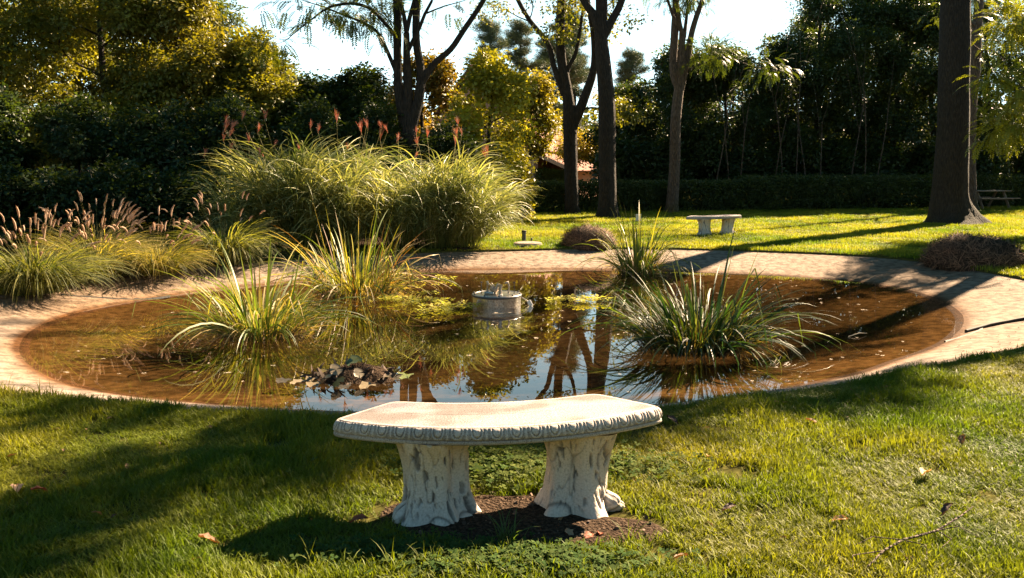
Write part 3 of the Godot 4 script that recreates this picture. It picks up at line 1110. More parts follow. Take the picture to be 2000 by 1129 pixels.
func reed_clump(label: String, at: Vector3, height: float, reach: float, count: int, mix: Array, root: float, squash := 1.0, fine := 1.0, droop := 0.3, group := "") -> void:
	var o := thing("reed_clump", label, "reeds", at, 0.0, group)
	for k in count:
		var pick := R.randi() % BLADE.size()
		if pick % 4 == 0 and R.randf() < droop:
			pick += 1 + R.randi() % 3
		var m := BLADE[pick] as Mesh
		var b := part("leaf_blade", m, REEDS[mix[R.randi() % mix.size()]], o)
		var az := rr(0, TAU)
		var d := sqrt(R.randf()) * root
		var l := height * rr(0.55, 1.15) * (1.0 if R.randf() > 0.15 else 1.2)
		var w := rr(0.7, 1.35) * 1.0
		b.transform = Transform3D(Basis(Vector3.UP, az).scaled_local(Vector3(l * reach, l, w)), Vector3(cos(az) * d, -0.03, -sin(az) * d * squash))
	var f := MB.new()
	for k in count * 2:
		var az := rr(0, TAU)
		var d := sqrt(R.randf()) * root * 1.15
		var dead := R.randf()
		var c := (Color(0.09, 0.14, 0.03) * fine).lerp(Color(0.34, 0.30, 0.08) * fine, R.randf())
		if dead < 0.35:
			c = Color(0.42, 0.29, 0.14) * rr(0.4, 1.3) * fine
		f.blade(Vector3(cos(az) * d, -0.03, sin(az) * d * squash), az + rr(-0.5, 0.5), rr(0.1, 0.7), rr(0.6, 2.5), height * rr(0.3, 0.8) * (0.7 if dead < 0.35 else 1.0), rr(0.006, 0.013), 6, c * 0.8, c, 1.3, rr(-0.8, 0.8))
	for k in int(count * 0.7):
		var az := rr(0, TAU)
		var d := sqrt(R.randf()) * root
		f.blade(Vector3(cos(az) * d, 0.0, sin(az) * d * squash), az + rr(-0.8, 0.8), rr(0.5, 1.3), rr(1.6, 3.6), height * rr(0.25, 0.6), rr(0.005, 0.012), 8, Color(0.5, 0.34, 0.18) * fine * rr(0.5, 1.2), Color(0.6, 0.42, 0.25) * fine, 0.9, rr(-1.4, 1.4))
	part("fine_blades", f.mesh(), M.reed, o, true)
	var r := MB.new()
	for k in 60:
		var az := rr(0, TAU)
		var d := sqrt(R.randf()) * root * 1.155
		r.blade(Vector3(cos(az) * d, -0.04, sin(az) * d * squash), az, 0.2, rr(0.5, 2.0), rr(0.08, 0.28), rr(0.012, 0.03), 4, Color(0.07, 0.045, 0.025), Color(0.2, 0.13, 0.08), 1.0, rr(-1.5, 1.5))
	part("root_litter", r.mesh(), M.dead, o, true)

# fountain grass: fine arching leaves and bottle-brush spikes
var SPIKES := []
var PLUMES := []
var FINE := []

func tall_grass_meshes() -> void:
	for k in 3:
		var b := MB.new()
		var l := 0.11 + 0.02 * k
		b.tube([Vector3.ZERO, Vector3(l * 0.15, 0.012, 0), Vector3(l * 0.5, 0.02, 0), Vector3(l * 0.85, 0.012, 0), Vector3(l, 0.0, 0)], [0.002, 0.009, 0.0115, 0.008, 0.001], 6, Color(1, 1, 1), false)
		for j in 70:
			var x := rr(0.05, 0.98) * l
			var a := rr(0, TAU)
			var out := Vector3(rr(0.4, 0.9), cos(a), sin(a)).normalized()
			var s := out.cross(Vector3.RIGHT).normalized() * 0.0012
			var p := Vector3(x, 0.018 * sin(x / l * PI), 0)
			b.tri(b.vert(p - s, Vector3.UP), b.vert(p + s, Vector3.UP), b.vert(p + out * rr(0.016, 0.026), Vector3.UP))
		SPIKES.append(b.mesh())
	for k in 3:
		var b := MB.new()
		for j in 16:
			b.blade(Vector3(0, j * 0.006, 0), rr(0, TAU), rr(0.05, 0.35), rr(0.3, 1.0), rr(0.16, 0.26), 0.011, 5, Color(0.9, 0.85, 0.8), Color(1.2, 1.15, 1.1), 1.4, rr(-1, 1))
		PLUMES.append(b.mesh())
	for k in 3:
		var b := MB.new()      # a handful of arching fine leaves
		for j in 10:
			b.blade(Vector3(rr(-0.04, 0.04), 0, rr(-0.04, 0.04)), rr(-0.6, 0.6), rr(0.15, 0.8), rr(1.6, 2.9), rr(0.65, 1.25), 0.0125, 8, Color(0.75, 0.8, 0.6), Color(1.2, 1.15, 0.95), 1.15, rr(-0.6, 0.6))
		FINE.append(b.mesh())
	for k in 3:
		var b := MB.new()      # stems of tall silver grass with ribbon leaves that arch out and hang
		for j in 3:
			var x0 := rr(-0.06, 0.06)
			var z0 := rr(-0.06, 0.06)
			var tall := rr(0.75, 1.0)
			b.blade(Vector3(x0, 0, z0), rr(-0.3, 0.3), 0.03, 0.3, tall, 0.01, 4, Color(0.6, 0.65, 0.4), Color(0.9, 0.9, 0.6), 1.4)
			for q in 7:
				var f := rr(0.25, 1.0)
				var lean := 0.03 + 0.12 * f
				b.blade(Vector3(x0 + lean * tall * f * 0.6, tall * f * 0.97, z0), rr(-1.3, 1.3), rr(0.12, 0.5), rr(1.2, 2.6), rr(0.38, 0.68), 0.0115, 7, Color(0.85, 0.9, 0.7), Color(1.25, 1.2, 1.0), 0.9, rr(-0.6, 0.6))
		FINE.append(b.mesh())

func fountain_grass(label: String, at: Vector3, height: float, reach: float, count: int, spikes: int, c0: Color, c1: Color, face: float, group := "") -> void:
	var o := thing("fountain_grass", label, "grass clump", at, 0.0, group)
	var sets := [Inst.new(), Inst.new(), Inst.new()]
	for k in count:
		var az := rr(0, TAU)
		var d := sqrt(R.randf()) * 0.32 * reach
		var s := height * rr(0.75, 1.2)
		sets[k % 3].add(Transform3D(Basis(Vector3.UP, az).scaled_local(Vector3(s * reach, s, s)), Vector3(cos(az) * d, -0.02, -sin(az) * d)), c0.lerp(c1, pow(R.randf(), 1.6)) * rr(0.8, 1.2))
	for k in 3:
		many("leaves", FINE[k], M.grass, sets[k], o)
	var st := MB.new()
	for k in spikes:
		var az := face + rr(-1.5, 1.5) if R.randf() < 0.8 else rr(0, TAU)
		var lean := rr(0.25, 1.15)
		var l := height * rr(0.7, 1.08)
		var h := Vector3(cos(az), 0, sin(az))
		var p0 := h * 0.1
		var p1 := p0 + (h * sin(lean * 0.5) + Vector3.UP * cos(lean * 0.5)) * l * 0.6
		var p2 := p1 + (h * sin(lean * 1.1) + Vector3.UP * cos(lean * 1.1)) * l * 0.45
		st.tube([p0, p0.lerp(p1, 0.5), p1, p2], [0.0022, 0.002, 0.0017, 0.0014], 3, Color(0.26, 0.24, 0.08), false)
		var sp := part("flower_spike", SPIKES[R.randi() % 3], M.spike, o)
		var x := (p2 - p1).normalized()
		var z := x.cross(Vector3.UP).normalized()
		sp.transform = Transform3D(Basis(x, z.cross(x), z).scaled_local(Vector3.ONE * rr(0.95, 1.35)), p2)
	part("flower_stems", st.mesh(), M.straw, o, true)

func silver_grass(label: String, at: Vector3, plants: Array, height: float, plumes: int, c0: Color, c1: Color) -> void:
	var o := thing("silver_grass", label, "tall grass", at)
	var sets := [Inst.new(), Inst.new(), Inst.new()]
	for q in plants:
		for k in int(q[4]):
			var az := rr(0, TAU)
			var f := sqrt(R.randf())
			var lean := f * rr(0.25, 0.62)
			var p := Vector3(q[0] + cos(az) * f * q[3], -0.05, q[1] + sin(az) * f * q[3])
			var x := Vector3(cos(az), 0, sin(az))
			var y := (Vector3.UP * cos(lean) + x * sin(lean))
			var z := x.cross(Vector3.UP).normalized()
			x = y.cross(z)
			var s: float = height * float(q[2]) * rr(0.62, 1.12) * (1.0 - 0.16 * f)
			sets[k % 3].add(Transform3D(Basis(x * s, y * s, -z * s * (1.0 if R.randf() < 0.5 else -1.0)) if false else Basis(x * s, y * s, x.cross(y) * s), p), c0.lerp(c1, pow(R.randf(), 1.5)) * rr(0.75, 1.25))
	for k in 3:
		many("foliage", FINE[3 + k], M.ribbon, sets[k], o)
	for k in plumes:
		var q: Array = plants[R.randi() % plants.size()]
		var az := rr(0, TAU)
		var f := rr(0.2, 1.0)
		var h: float = height * float(q[2]) * (1.16 - 0.22 * f * f) * rr(1.0, 1.14)
		var out: float = f * (float(q[3]) + 0.5 * h)
		var p := Vector3(q[0] + cos(az) * out, h, q[1] + sin(az) * out)
		var pl := part("plume", PLUMES[R.randi() % 3], M.plume, o)
		pl.transform = Transform3D(Basis(Vector3(sin(az), 0, -cos(az)), -f * 0.55) * Basis(Vector3.UP, rr(0, TAU)).scaled(Vector3.ONE * rr(0.6, 0.95)), p - Vector3(0, 0.05, 0))
		var st := MB.new()
		st.tube([Vector3(q[0] + cos(az) * out * 0.25, 0.5, q[1] + sin(az) * out * 0.25), Vector3(q[0] + cos(az) * out * 0.65, h * 0.65, q[1] + sin(az) * out * 0.65), p], [0.005, 0.004, 0.003], 4, Color(0.25, 0.22, 0.08), false)
		part("stalk", st.mesh(), M.straw, o)

func build_pond_plants() -> void:
	blade_meshes()
	tall_grass_meshes()
	reed_clump("yellow green reed clump in the water nearest the left bank, leaning blades", Vector3(-2.85, -0.25, -9.4), 1.12, 1.1, 190, [0, 0, 0, 3, 4, 2, 2], 0.42, 0.7)
	reed_clump("taller yellowing reed clump behind the left one, in front of the silver grass", Vector3(-2.3, -0.25, -12.4), 1.3, 1.0, 210, [0, 3, 3, 4, 4, 5, 0], 0.5, 0.7)
	reed_clump("small upright light green reed clump at the far rim, before the grassy lawn", Vector3(2.27, -0.25, -15.1), 1.3, 0.85, 130, [0, 0, 2, 3], 0.32, 0.8, 1.0, 0.1)
	reed_clump("large drooping reed clump, its green darkened for shade, at the right of the pond", Vector3(1.95, -0.25, -8.7), 1.08, 1.04, 300, [1, 1, 1, 1, 1, 2, 2, 0], 0.52, 0.75, 0.45, 0.85)  # darker blade mix puts the shade on this clump into its colour
	var hay0 := Color(0.08, 0.095, 0.025)
	var hay1 := Color(0.5, 0.39, 0.16)
	var gr0 := Color(0.03, 0.055, 0.018)
	var gr1 := Color(0.4, 0.38, 0.17)
	var g := "fountain grasses along the left bank"
	fountain_grass("green fountain grass clump with pale spikes at the left edge on the bank", Vector3(-6.45, -0.03, -11.3), 1.0, 0.95, 156, 48, gr0, gr1, 0.6, g)
	fountain_grass("tawny fountain grass with many spikes, behind and right of the leftmost clump", Vector3(-6.35, 0, -12.7), 0.95, 1.0, 156, 44, hay0, hay1, 0.4, g)
	fountain_grass("hay coloured fountain grass spilling onto the concrete in the middle of the bank", Vector3(-5.6, 0, -13.2), 0.8, 1.05, 168, 28, hay0, hay1, 0.9, g)
	fountain_grass("tawny fountain grass at the back of the bank before the dark shrubs", Vector3(-6.9, 0, -14.0), 1.05, 1.0, 132, 38, hay0, hay1, 0.2, g)
	fountain_grass("dark green fountain grass standing alone left of the tall silver grass", Vector3(-4.95, 0, -14.5), 1.1, 0.8, 156, 26, gr0, gr1, 1.7, g)
	fountain_grass("low hay coloured fountain grass between the tawny clumps and the lone green one", Vector3(-5.9, 0, -14.6), 0.72, 1.1, 180, 8, hay0, gr1, 0.9, g)
	var s0 := Color(0.11, 0.15, 0.05)
	var s1 := Color(0.5, 0.47, 0.21)
	silver_grass("left mound of tall arching silver grass with pink plumes", Vector3(-4.35, 0, -17.2), [[-0.9, 0.1, 0.78, 0.35, 75], [0.05, 0, 1.0, 0.5, 150], [0.95, 0.2, 0.92, 0.4, 105]], 2.2, 24, s0, s1)
	silver_grass("right mound of tall silver grass drooping over the far rim", Vector3(-1.5, 0, -17.5), [[-0.8, 0.2, 0.92, 0.45, 110], [0.0, 0, 0.97, 0.45, 130], [0.55, 0.0, 0.82, 0.3, 90]], 2.1, 15, s0, s1)
	# water lily litter in front
	var o := thing("lily_mound", "dark mound of wilted water lily leaves in the water behind the bench", "water lily", Vector3(-1.42, -0.25, -7.42))
	var d := MB.new()
	var rows := []
	for j in 9:
		var row := []
		for i in 30:
			var a := TAU * i / 30.0
			var r := 0.36 * (j + 0.02) / 8.0 * (1.0 + 0.22 * N1.get_noise_2d(cos(a) * 90.0, sin(a) * 90.0))
			row.append(Vector3(cos(a) * r * 1.1, 0.13 * (1.0 - pow(j / 8.0, 1.6)) - 0.015 + 0.035 * N2.get_noise_2d(cos(a) * r * 300.0, sin(a) * r * 300.0), sin(a) * r * 0.7))
		rows.append(row)
	d.grid(rows, [], true, Vector3(0, -1, 0))
	part("muck", d.mesh(), M.soil, o)
	var pads := [lily_pad(0.25), lily_pad(0.6)]
	var tones := [lin(0.16, 0.125, 0.075), lin(0.24, 0.19, 0.12), lin(0.10, 0.12, 0.04), lin(0.06, 0.05, 0.035), lin(0.28, 0.2, 0.06)]
	var mats := []
	for t in tones:
		var m := mat(t, 0.4)
		m.cull_mode = BaseMaterial3D.CULL_DISABLED
		mats.append(m)
	for q in [[-0.12, 0.12, 0.2, 0.9, 0.1, 1], [0.08, 0.09, 0.21, 0.85, -0.15, 0], [-0.2, 0.05, 0.26, 0.5, 0.5, 1], [0.0, 0.15, 0.0, 0.4, 0.0, 2], [0.28, 0.03, 0.12, 0.15, 0.2, 0], [0.36, 0.012, 0.05, 0.08, 0.1, 3], [-0.36, 0.012, 0.1, 0.1, 0.0, 0], [-0.46, 0.01, 0.2, 0.05, 0.1, 1], [0.18, 0.01, 0.33, 0.04, 0.0, 0], [-0.02, 0.008, 0.36, 0.04, 0.1, 3], [-0.28, 0.05, 0.0, 0.3, 0.3, 4], [0.46, 0.01, -0.03, 0.06, 0.0, 2], [-0.6, 0.008, 0.14, 0.05, 0.0, 3], [-0.08, 0.03, 0.31, 0.7, 0.2, 4], [-0.3, 0.01, 0.28, 0.05, 0.0, 0]]:
		var l := part("lily_leaf", pads[R.randi() % 2], mats[q[5]], o)
		l.transform = Transform3D(Basis.from_euler(Vector3(q[3], rr(-0.8, 0.8), q[4])).scaled(Vector3.ONE * rr(0.65, 1.0)), Vector3(q[0], q[1], q[2]))
	var li := MB.new()
	for k in 90:
		var a := rr(0, TAU)
		var r := sqrt(R.randf()) * 0.36
		li.blade(Vector3(cos(a) * r * 1.1, 0.08 * (1 - r / 0.4), sin(a) * r * 0.7), rr(0, TAU), rr(0.4, 1.4), rr(0.8, 2.4), rr(0.06, 0.2), rr(0.01, 0.04), 4, Color(0.03, 0.022, 0.016), Color(0.14, 0.095, 0.07), 1.0, rr(-1.5, 1.5))
	part("leaf_litter", li.mesh(), M.dead, o, true)
	# floating rosettes
	var ro := MB.new()
	for k in 9:
		var a := TAU * k / 9.0 * 1.9
		var r := 0.018 + 0.0025 * k
		var p := Vector3(cos(a) * r * 0.4, 0.012 + 0.004 * k, sin(a) * r * 0.4)
		var x := Vector3(cos(a), 0.35, sin(a)).normalized()
		var z := x.cross(Vector3.UP).normalized()
		var nn := z.cross(x)
		ro.quad(ro.vert(p, nn), ro.vert(p + x * r * 0.6 + z * r * 0.5, nn), ro.vert(p + x * r * 1.3, nn), ro.vert(p + x * r * 0.6 - z * r * 0.5, nn))
	var rm := ro.mesh()
	for q in [["band of pale yellow floating rosettes between the left reeds and the steel drum", [[-1.75, -11.85, 0.16, 34], [-1.25, -11.6, 0.24, 56], [-0.8, -11.15, 0.16, 30], [-0.95, -10.75, 0.12, 12], [-1.45, -12.4, 0.16, 14]]], ["loose floating rosettes on the water right of the steel drum", [[0.8, -11.75, 0.18, 26], [1.15, -11.8, 0.14, 18]]], ["few floating rosettes near the far rim behind the drum", [[-1.9, -13.7, 0.2, 16], [-1.2, -14.1, 0.15, 10]]]]:
		var inst := Inst.new()
		for w in q[1]:
			for k in int(w[3]):
				inst.add(Transform3D(Basis(Vector3.UP, rr(0, TAU)).scaled(Vector3.ONE * rr(0.8, 1.6)), Vector3(w[0] + R.randfn() * w[2], -0.25, w[1] + R.randfn() * w[2] * 0.55)), Color(0.45, 0.46, 0.08).lerp(Color(0.6, 0.52, 0.15), R.randf()))
		tag(many("floating_plants", rm, M.grass, inst), q[0], "water plant")
	var rl := Inst.new()     # bits blown onto the concrete
	for k in 700:
		var a := rr(0, TAU)
		var i := int(a / TAU * STEPS) % STEPS
		var f := pow(R.randf(), 0.6)
		var p := ring(i, lerpf(edge_water[i], edge_lawn[i], f) - 0.02, 0)
		if N1.get_noise_2d(p.x * 25.0, p.z * 25.0) < 0.02:
			continue
		rl.add(Transform3D(Basis.from_euler(Vector3(rr(-0.3, 0.3), rr(0, TAU), rr(-0.3, 0.3))).scaled(Vector3(rr(0.15, 0.5), rr(0.1, 0.4), rr(0.1, 0.3))), Vector3(p.x, basin_y(p.x, p.z) + 0.006, p.z)), Color(0.04, 0.028, 0.018).lerp(Color(0.2, 0.12, 0.06), R.randf()))
	tag(many("rim_litter", rm, M.dead, rl), "small dry leaf bits scattered over the concrete rim of the pond", "leaf litter")
	var sc := Inst.new()     # specks of seed and petals on the water
	for k in 260:
		var x := rr(-4.5, 5.0)
		var z := rr(-14.5, -6.8)
		if around(edge_water, x, z) < -0.15:
			sc.add(Transform3D(Basis(Vector3.UP, rr(0, TAU)).scaled(Vector3(rr(0.2, 0.6), 0.1, rr(0.15, 0.4))), Vector3(x, -0.247, z)), Color(0.5, 0.42, 0.32))
	tag(many("floating_specks", rm, M.dead, sc), "scattered pale specks of leaf litter floating on the pond", "leaf litter")
	# a few loose stems lying on the water
	for q in [["pale dead stem lying on the water left of the left reeds", -3.35, -10.55, 0.42, 2.9], ["pale straw stem slanting in the shallows at the right", 3.75, -9.25, 0.3, 0.5], ["thin dead stem floating beside the steel drum's front", 0.15, -10.5, 0.45, 2.7], ["curled dead stem floating before the dark reed clump", 2.5, -7.9, 0.3, 1.2]]:
		var s := MB.new()
		s.tube([Vector3.ZERO, Vector3(q[3] * 0.5, 0.03, 0.02), Vector3(q[3], 0.01, 0)], [0.006, 0.006, 0.003], 5, Color(0.5, 0.4, 0.27))
		var so := part("drift_straw", s.mesh(), M.dead)
		so.position = Vector3(q[1], -0.245, q[2])
		so.rotation.y = q[4]
		tag(so, q[0], "straw")

func lily_pad(fold: float) -> ArrayMesh:
	var b := MB.new()
	var n := 18
	var c := b.vert(Vector3(0, 0, 0), Vector3.UP)
	var last := -1
	var lastm := -1
	for k in n + 1:
		var a := 0.25 + (TAU - 0.5) * k / n
		var r := 0.075 * (1.0 + 0.06 * sin(a * 5.0))
		var p := Vector3(cos(a) * r, fold * 0.03 * sin(a * 2.0) + 0.008 * sin(a * 7.0), sin(a) * r)
		var e := b.vert(p, (Vector3.UP - p * 3.0).normalized())
		var m := b.vert(p * 0.55 + Vector3(0, 0.004, 0), Vector3.UP)
		if last >= 0:
			b.tri(c, lastm, m)
			b.quad(lastm, last, e, m)
		last = e
		lastm = m
	return b.mesh()

# ---------------------------------------------------------------- things

func lathe(profile: Array, sides: int) -> ArrayMesh:
	var b := MB.new()
	for k in profile.size() - 1:
		var p0: Array = profile[k]
		var p1: Array = profile[k + 1]
		var nn := Vector2(p1[1] - p0[1], -(p1[0] - p0[0])).normalized()
		var ids := []
		for i in sides + 1:
			var a := TAU * i / sides
			var d := Vector3(cos(a), 0, sin(a))
			var n3 := (d * nn.x + Vector3.UP * nn.y).normalized()
			ids.append([b.vert(d * p0[0] + Vector3.UP * p0[1], n3), b.vert(d * p1[0] + Vector3.UP * p1[1], n3)])
		for i in sides:
			b.quad(ids[i][0], ids[i + 1][0], ids[i + 1][1], ids[i][1])
	return b.mesh()

func tube_part(called: String, pts: Array, radii: Array, m: Material, parent: Node, sides := 8) -> MeshInstance3D:
	var b := MB.new()
	b.tube(pts, radii, sides)
	return part(called, b.mesh(), m, parent)

func box_part(called: String, at: Vector3, size: Vector3, m: Material, parent: Node, b := Basis(), bevel := 0.004) -> MeshInstance3D:
	var k := MB.new()
	k.box(Vector3.ZERO, size, b, Color(1, 1, 1), bevel)
	var o := part(called, k.mesh(), m, parent)
	o.position = at
	return o

func build_things() -> void:
	# the pump drum with its fountain head
	var o := thing("fountain_drum", "round steel pump drum with fountain fittings standing in the middle of the pond", "fountain", Vector3(-0.21, -0.335, -11.5))
	part("drum", lathe([[0.325, -0.3], [0.33, 0.205], [0.325, 0.21]], 56), M.steel, o)
	var lid := part("lid", lathe([[0.33, 0.205], [0.338, 0.208], [0.341, 0.215], [0.341, 0.24], [0.337, 0.246], [0.30, 0.25], [0.292, 0.244], [0.0, 0.246]], 56), M.steel, o)
	part("band", lathe([[0.343, 0.214], [0.346, 0.217], [0.346, 0.236], [0.343, 0.239]], 56), M.dark_steel, lid)
	for k in 10:
		var a := TAU * k / 10.0 + 0.2
		var s := part("bolt", lathe([[0.011, 0.0], [0.011, 0.012], [0.007, 0.016], [0.0, 0.016]], 8), M.dark_steel, lid)
		s.position = Vector3(cos(a) * 0.325, 0.248, sin(a) * 0.325)
	part("nozzle_bowl", lathe([[0.03, 0.245], [0.035, 0.27], [0.06, 0.29], [0.068, 0.33], [0.06, 0.335], [0.045, 0.3], [0.0, 0.3]], 20), M.brass, o).position = Vector3(-0.03, 0, 0.02)
	part("standpipe", lathe([[0.038, 0.245], [0.034, 0.252], [0.024, 0.256], [0.024, 0.36], [0.031, 0.362], [0.031, 0.382], [0.022, 0.384], [0.0, 0.384]], 18), M.steel, o).position = Vector3(0.05, 0, 0.12)
	for k in 5:
		var a := TAU * k / 5.0 + 0.4
		var e := Vector3(cos(a), 0, sin(a))
		tube_part("nozzle", [e * 0.03 + Vector3(-0.03, 0.31, 0.02), e * 0.05 + Vector3(-0.03, 0.36, 0.02), e * 0.075 + Vector3(-0.03, 0.385, 0.02)], [0.011, 0.01, 0.007], M.brass, o)
	tube_part("bent_pipe", [Vector3(-0.13, 0.245, 0.03), Vector3(-0.13, 0.33, 0.03), Vector3(-0.12, 0.38, 0.03), Vector3(-0.135, 0.42, 0.03)], [0.016, 0.016, 0.018, 0.02], M.steel, o)
	tube_part("bent_pipe", [Vector3(0.16, 0.245, -0.04), Vector3(0.17, 0.34, -0.04), Vector3(0.15, 0.40, -0.04), Vector3(0.12, 0.385, -0.02)], [0.013, 0.013, 0.016, 0.016], M.brass, o)
	for q in [[-0.21, 0.02], [0.24, 0.03]]:
		tube_part("rod", [Vector3(q[0], 0.245, q[1]), Vector3(q[0], 0.40, q[1])], [0.005, 0.005], M.dark_steel, o, 6)
		part("rod_knob", lathe([[0.0, 0.395], [0.018, 0.40], [0.018, 0.408], [0.0, 0.412]], 10), M.dark_steel, o).position = Vector3(q[0], 0, q[1])
	tube_part("elbow", [Vector3(-0.16, 0.262, 0.06), Vector3(-0.1, 0.268, 0.1), Vector3(-0.04, 0.262, 0.11)], [0.018, 0.02, 0.018], M.steel, o)
	# brackets: bent flat steel at the left front, an arm with a float at the right
	var b := Basis(Vector3(0, 1, 0), 0.5)
	box_part("bracket", Vector3(-0.245, 0.155, 0.27), Vector3(0.05, 0.1, 0.012), M.steel, o, b * Basis(Vector3(0, 0, 1), -0.55))
	box_part("bracket", Vector3(-0.285, 0.06, 0.285), Vector3(0.055, 0.12, 0.012), M.steel, o, b * Basis(Vector3(0, 0, 1), 0.1))
	box_part("bracket", Vector3(-0.25, -0.02, 0.27), Vector3(0.05, 0.1, 0.012), M.steel, o, b * Basis(Vector3(0, 0, 1), 0.6))
	tube_part("float_arm", [Vector3(0.34, 0.2, 0.05), Vector3(0.40, 0.17, 0.08), Vector3(0.44, 0.14, 0.1)], [0.007, 0.007, 0.007], M.steel, o)
	box_part("float_plate", Vector3(0.455, 0.125, 0.105), Vector3(0.055, 0.085, 0.02), M.white_paint, o, Basis(Vector3(0, 0, 1), 0.5))
	box_part("float_plate", Vector3(0.462, 0.05, 0.105), Vector3(0.055, 0.085, 0.02), M.white_paint, o, Basis(Vector3(0, 0, 1), -0.45))

	# small things at the far rim
	o = thing("bollard_post", "short dark post at the far rim beside the flat round stone", "post", Vector3(0.26, 0, -18.3))
	part("shaft", lathe([[0.045, -0.1], [0.045, 0.27], [0.04, 0.28], [0.0, 0.283]], 14), M.dark_steel, o)
	part("cap", lathe([[0.05, 0.262], [0.052, 0.285], [0.04, 0.295], [0.0, 0.298]], 14), M.black, o)
	o = thing("bollard_post", "stubby dark peg right of the taller post at the far rim", "post", Vector3(0.42, 0, -18.25))
	part("shaft", lathe([[0.02, -0.1], [0.02, 0.13], [0.015, 0.135], [0.0, 0.136]], 10), M.dark_steel, o)
	o = thing("cover_stone", "flat round concrete cover lying on the far rim before the post", "stone", Vector3(0.33, 0, -17.75))
	var cs := lathe([[0.3, -0.03], [0.315, 0.03], [0.3, 0.07], [0.26, 0.085], [0.0, 0.09]], 40)
	part("cover_slab", cs, M.concrete, o)
	o = thing("marker_sign", "small white marker plate on a stake in the lawn behind the far reeds", "sign", Vector3(3.79, 0, -25.4), 0.3)
	box_part("plate", Vector3(0, 0.17, 0), Vector3(0.17, 0.2, 0.03), M.white_paint, o)
	box_part("stake", Vector3(0, 0.03, -0.02), Vector3(0.03, 0.2, 0.02), M.wood, o)
	# heaps of cut stems
	for q in [["brown heap of cut stems at the far rim, left of the far reeds", Vector3(1.6, 0, -17.75), 0.52, 0.38], ["dark brown heap of cut stems on the right rim below the big tree", Vector3(7.85, 0, -14.3), 0.75, 0.48]]:
		o = thing("cut_stem_heap", q[0], "heap", q[1])
		var d := MB.new()
		var rows := []
		for j in 14:
			var row := []
			for i in 40:
				var a := TAU * i / 40.0
				var t := j / 13.0
				var r: float = q[2] * sin(t * PI * 0.56) * (1.0 + 0.18 * N1.get_noise_2d(cos(a) * 90.0 + q[1].x * 30.0, sin(a) * 90.0))
				row.append(Vector3(cos(a) * r, q[3] * maxf(cos(t * PI * 0.56), -0.12) * (1.0 + 0.18 * N2.get_noise_2d(cos(a) * t * 120.0 + q[1].x * 9.0, sin(a) * t * 120.0)), sin(a) * r))
			rows.append(row)
		d.grid(rows, [], true, Vector3(0, 0.0, 0))
		part("core", d.mesh(), M.soil, o)
		var sb := MB.new()
		for k in 4200:
			var dv := Vector3(R.randfn(), absf(R.randfn()) * 0.9, R.randfn()).normalized()
			var p := Vector3(dv.x * q[2], dv.y * q[3], dv.z * q[2]) * rr(0.9, 1.08) * (1.0 + 0.18 * N1.get_noise_2d(dv.x * 90.0 + q[1].x * 30.0, dv.z * 90.0))
			var c := Color(0.035, 0.022, 0.014).lerp(Color(0.24, 0.135, 0.08), pow(R.randf(), 1.5))
			var tan := dv.cross(Vector3(R.randfn(), R.randfn(), R.randfn())).normalized()
			var e := (tan + dv * rr(0.0, 0.7)).normalized() * rr(0.06, 0.26)
			var w := e.cross(dv).normalized() * rr(0.004, 0.009)
			var nn := dv
			sb.tri(sb.vert(p - w, nn, c), sb.vert(p + w, nn, c), sb.vert(p + e, nn, c * 1.3))
		part("cut_stems", sb.mesh(), M.dead, o, true)
	# picnic table half hidden behind the big tree
	o = thing("picnic_table", "wooden picnic table in the shade behind the big right trunk", "picnic table", Vector3(19.5, 0, -35.0), 0.25)
	for k in 5:
		box_part("tabletop_board", Vector3(0, 0.73, -0.3 + 0.15 * k), Vector3(1.9, 0.04, 0.14), M.wood, o)
	for s in [-1.0, 1.0]:
		for k in 2:
			box_part("seat_board", Vector3(0, 0.44, s * (0.62 + 0.14 * k)), Vector3(1.9, 0.04, 0.13), M.wood, o)
	for x in [-0.65, 0.65]:
		box_part("crossbar", Vector3(x, 0.4, 0), Vector3(0.05, 0.09, 1.5), M.wood, o)
		for s in [-1.0, 1.0]:
			box_part("leg", Vector3(x + 0.055, 0.35, s * 0.38), Vector3(0.05, 0.82, 0.09), M.wood, o, Basis(Vector3(1, 0, 0), -s * 0.5))
	# the long loose hose on the right rim
	var hp := []
	for k in 15:
		var f := k / 14.0
		var x := lerpf(5.15, 6.9, f)
		var z := lerpf(-9.42, -9.95, f) - 0.09 * sin(f * 5.0)
		hp.append(Vector3(x, basin_y(x, z) + 0.022, z))
	var hm := MB.new()
	var hr := []
	for k in 15:
		hr.append(0.02)
	hm.tube(hp, hr, 10)
	tag(part("black_hose", hm.mesh(), M.black), "stiff black hose lying across the concrete at the right rim", "hose")
	# twig on the lawn
	o = thing("dead_twig", "bare dry twig lying on the grass at the lower right", "twig", Vector3(1.5, 0.03, -3.26))
	var tw := [Vector3(-0.1, 0.02, 0.12), Vector3(0.0, 0.045, 0.03), Vector3(0.12, 0.05, -0.06), Vector3(0.3, 0.055, -0.14), Vector3(0.46, 0.075, -0.25), Vector3(0.56, 0.08, -0.34)]
	tube_part("stem", tw, [0.003, 0.005, 0.006, 0.005, 0.004, 0.002], M.bark_pale, o, 6)
	for q in [[1, Vector3(-0.14, 0.0, 0.04), Vector3(-0.17, -0.01, 0.12)], [2, Vector3(0.06, 0.01, 0.07), Vector3(0.04, -0.02, 0.13)], [2, Vector3(-0.12, 0.01, -0.01), Vector3(-0.22, 0.0, 0.05)], [3, Vector3(0.02, 0.0, 0.08), Vector3(-0.05, -0.02, 0.13)], [3, Vector3(0.09, 0.02, 0.0), Vector3(0.14, 0.0, 0.06)]]:
		var p: Vector3 = tw[q[0]]
		tube_part("side_twig", [p, p + q[1], p + q[2]], [0.003, 0.0022, 0.001], M.bark_pale, o, 5)
	# fallen leaves that show one by one
	var lm := [fallen(0), fallen(1)]
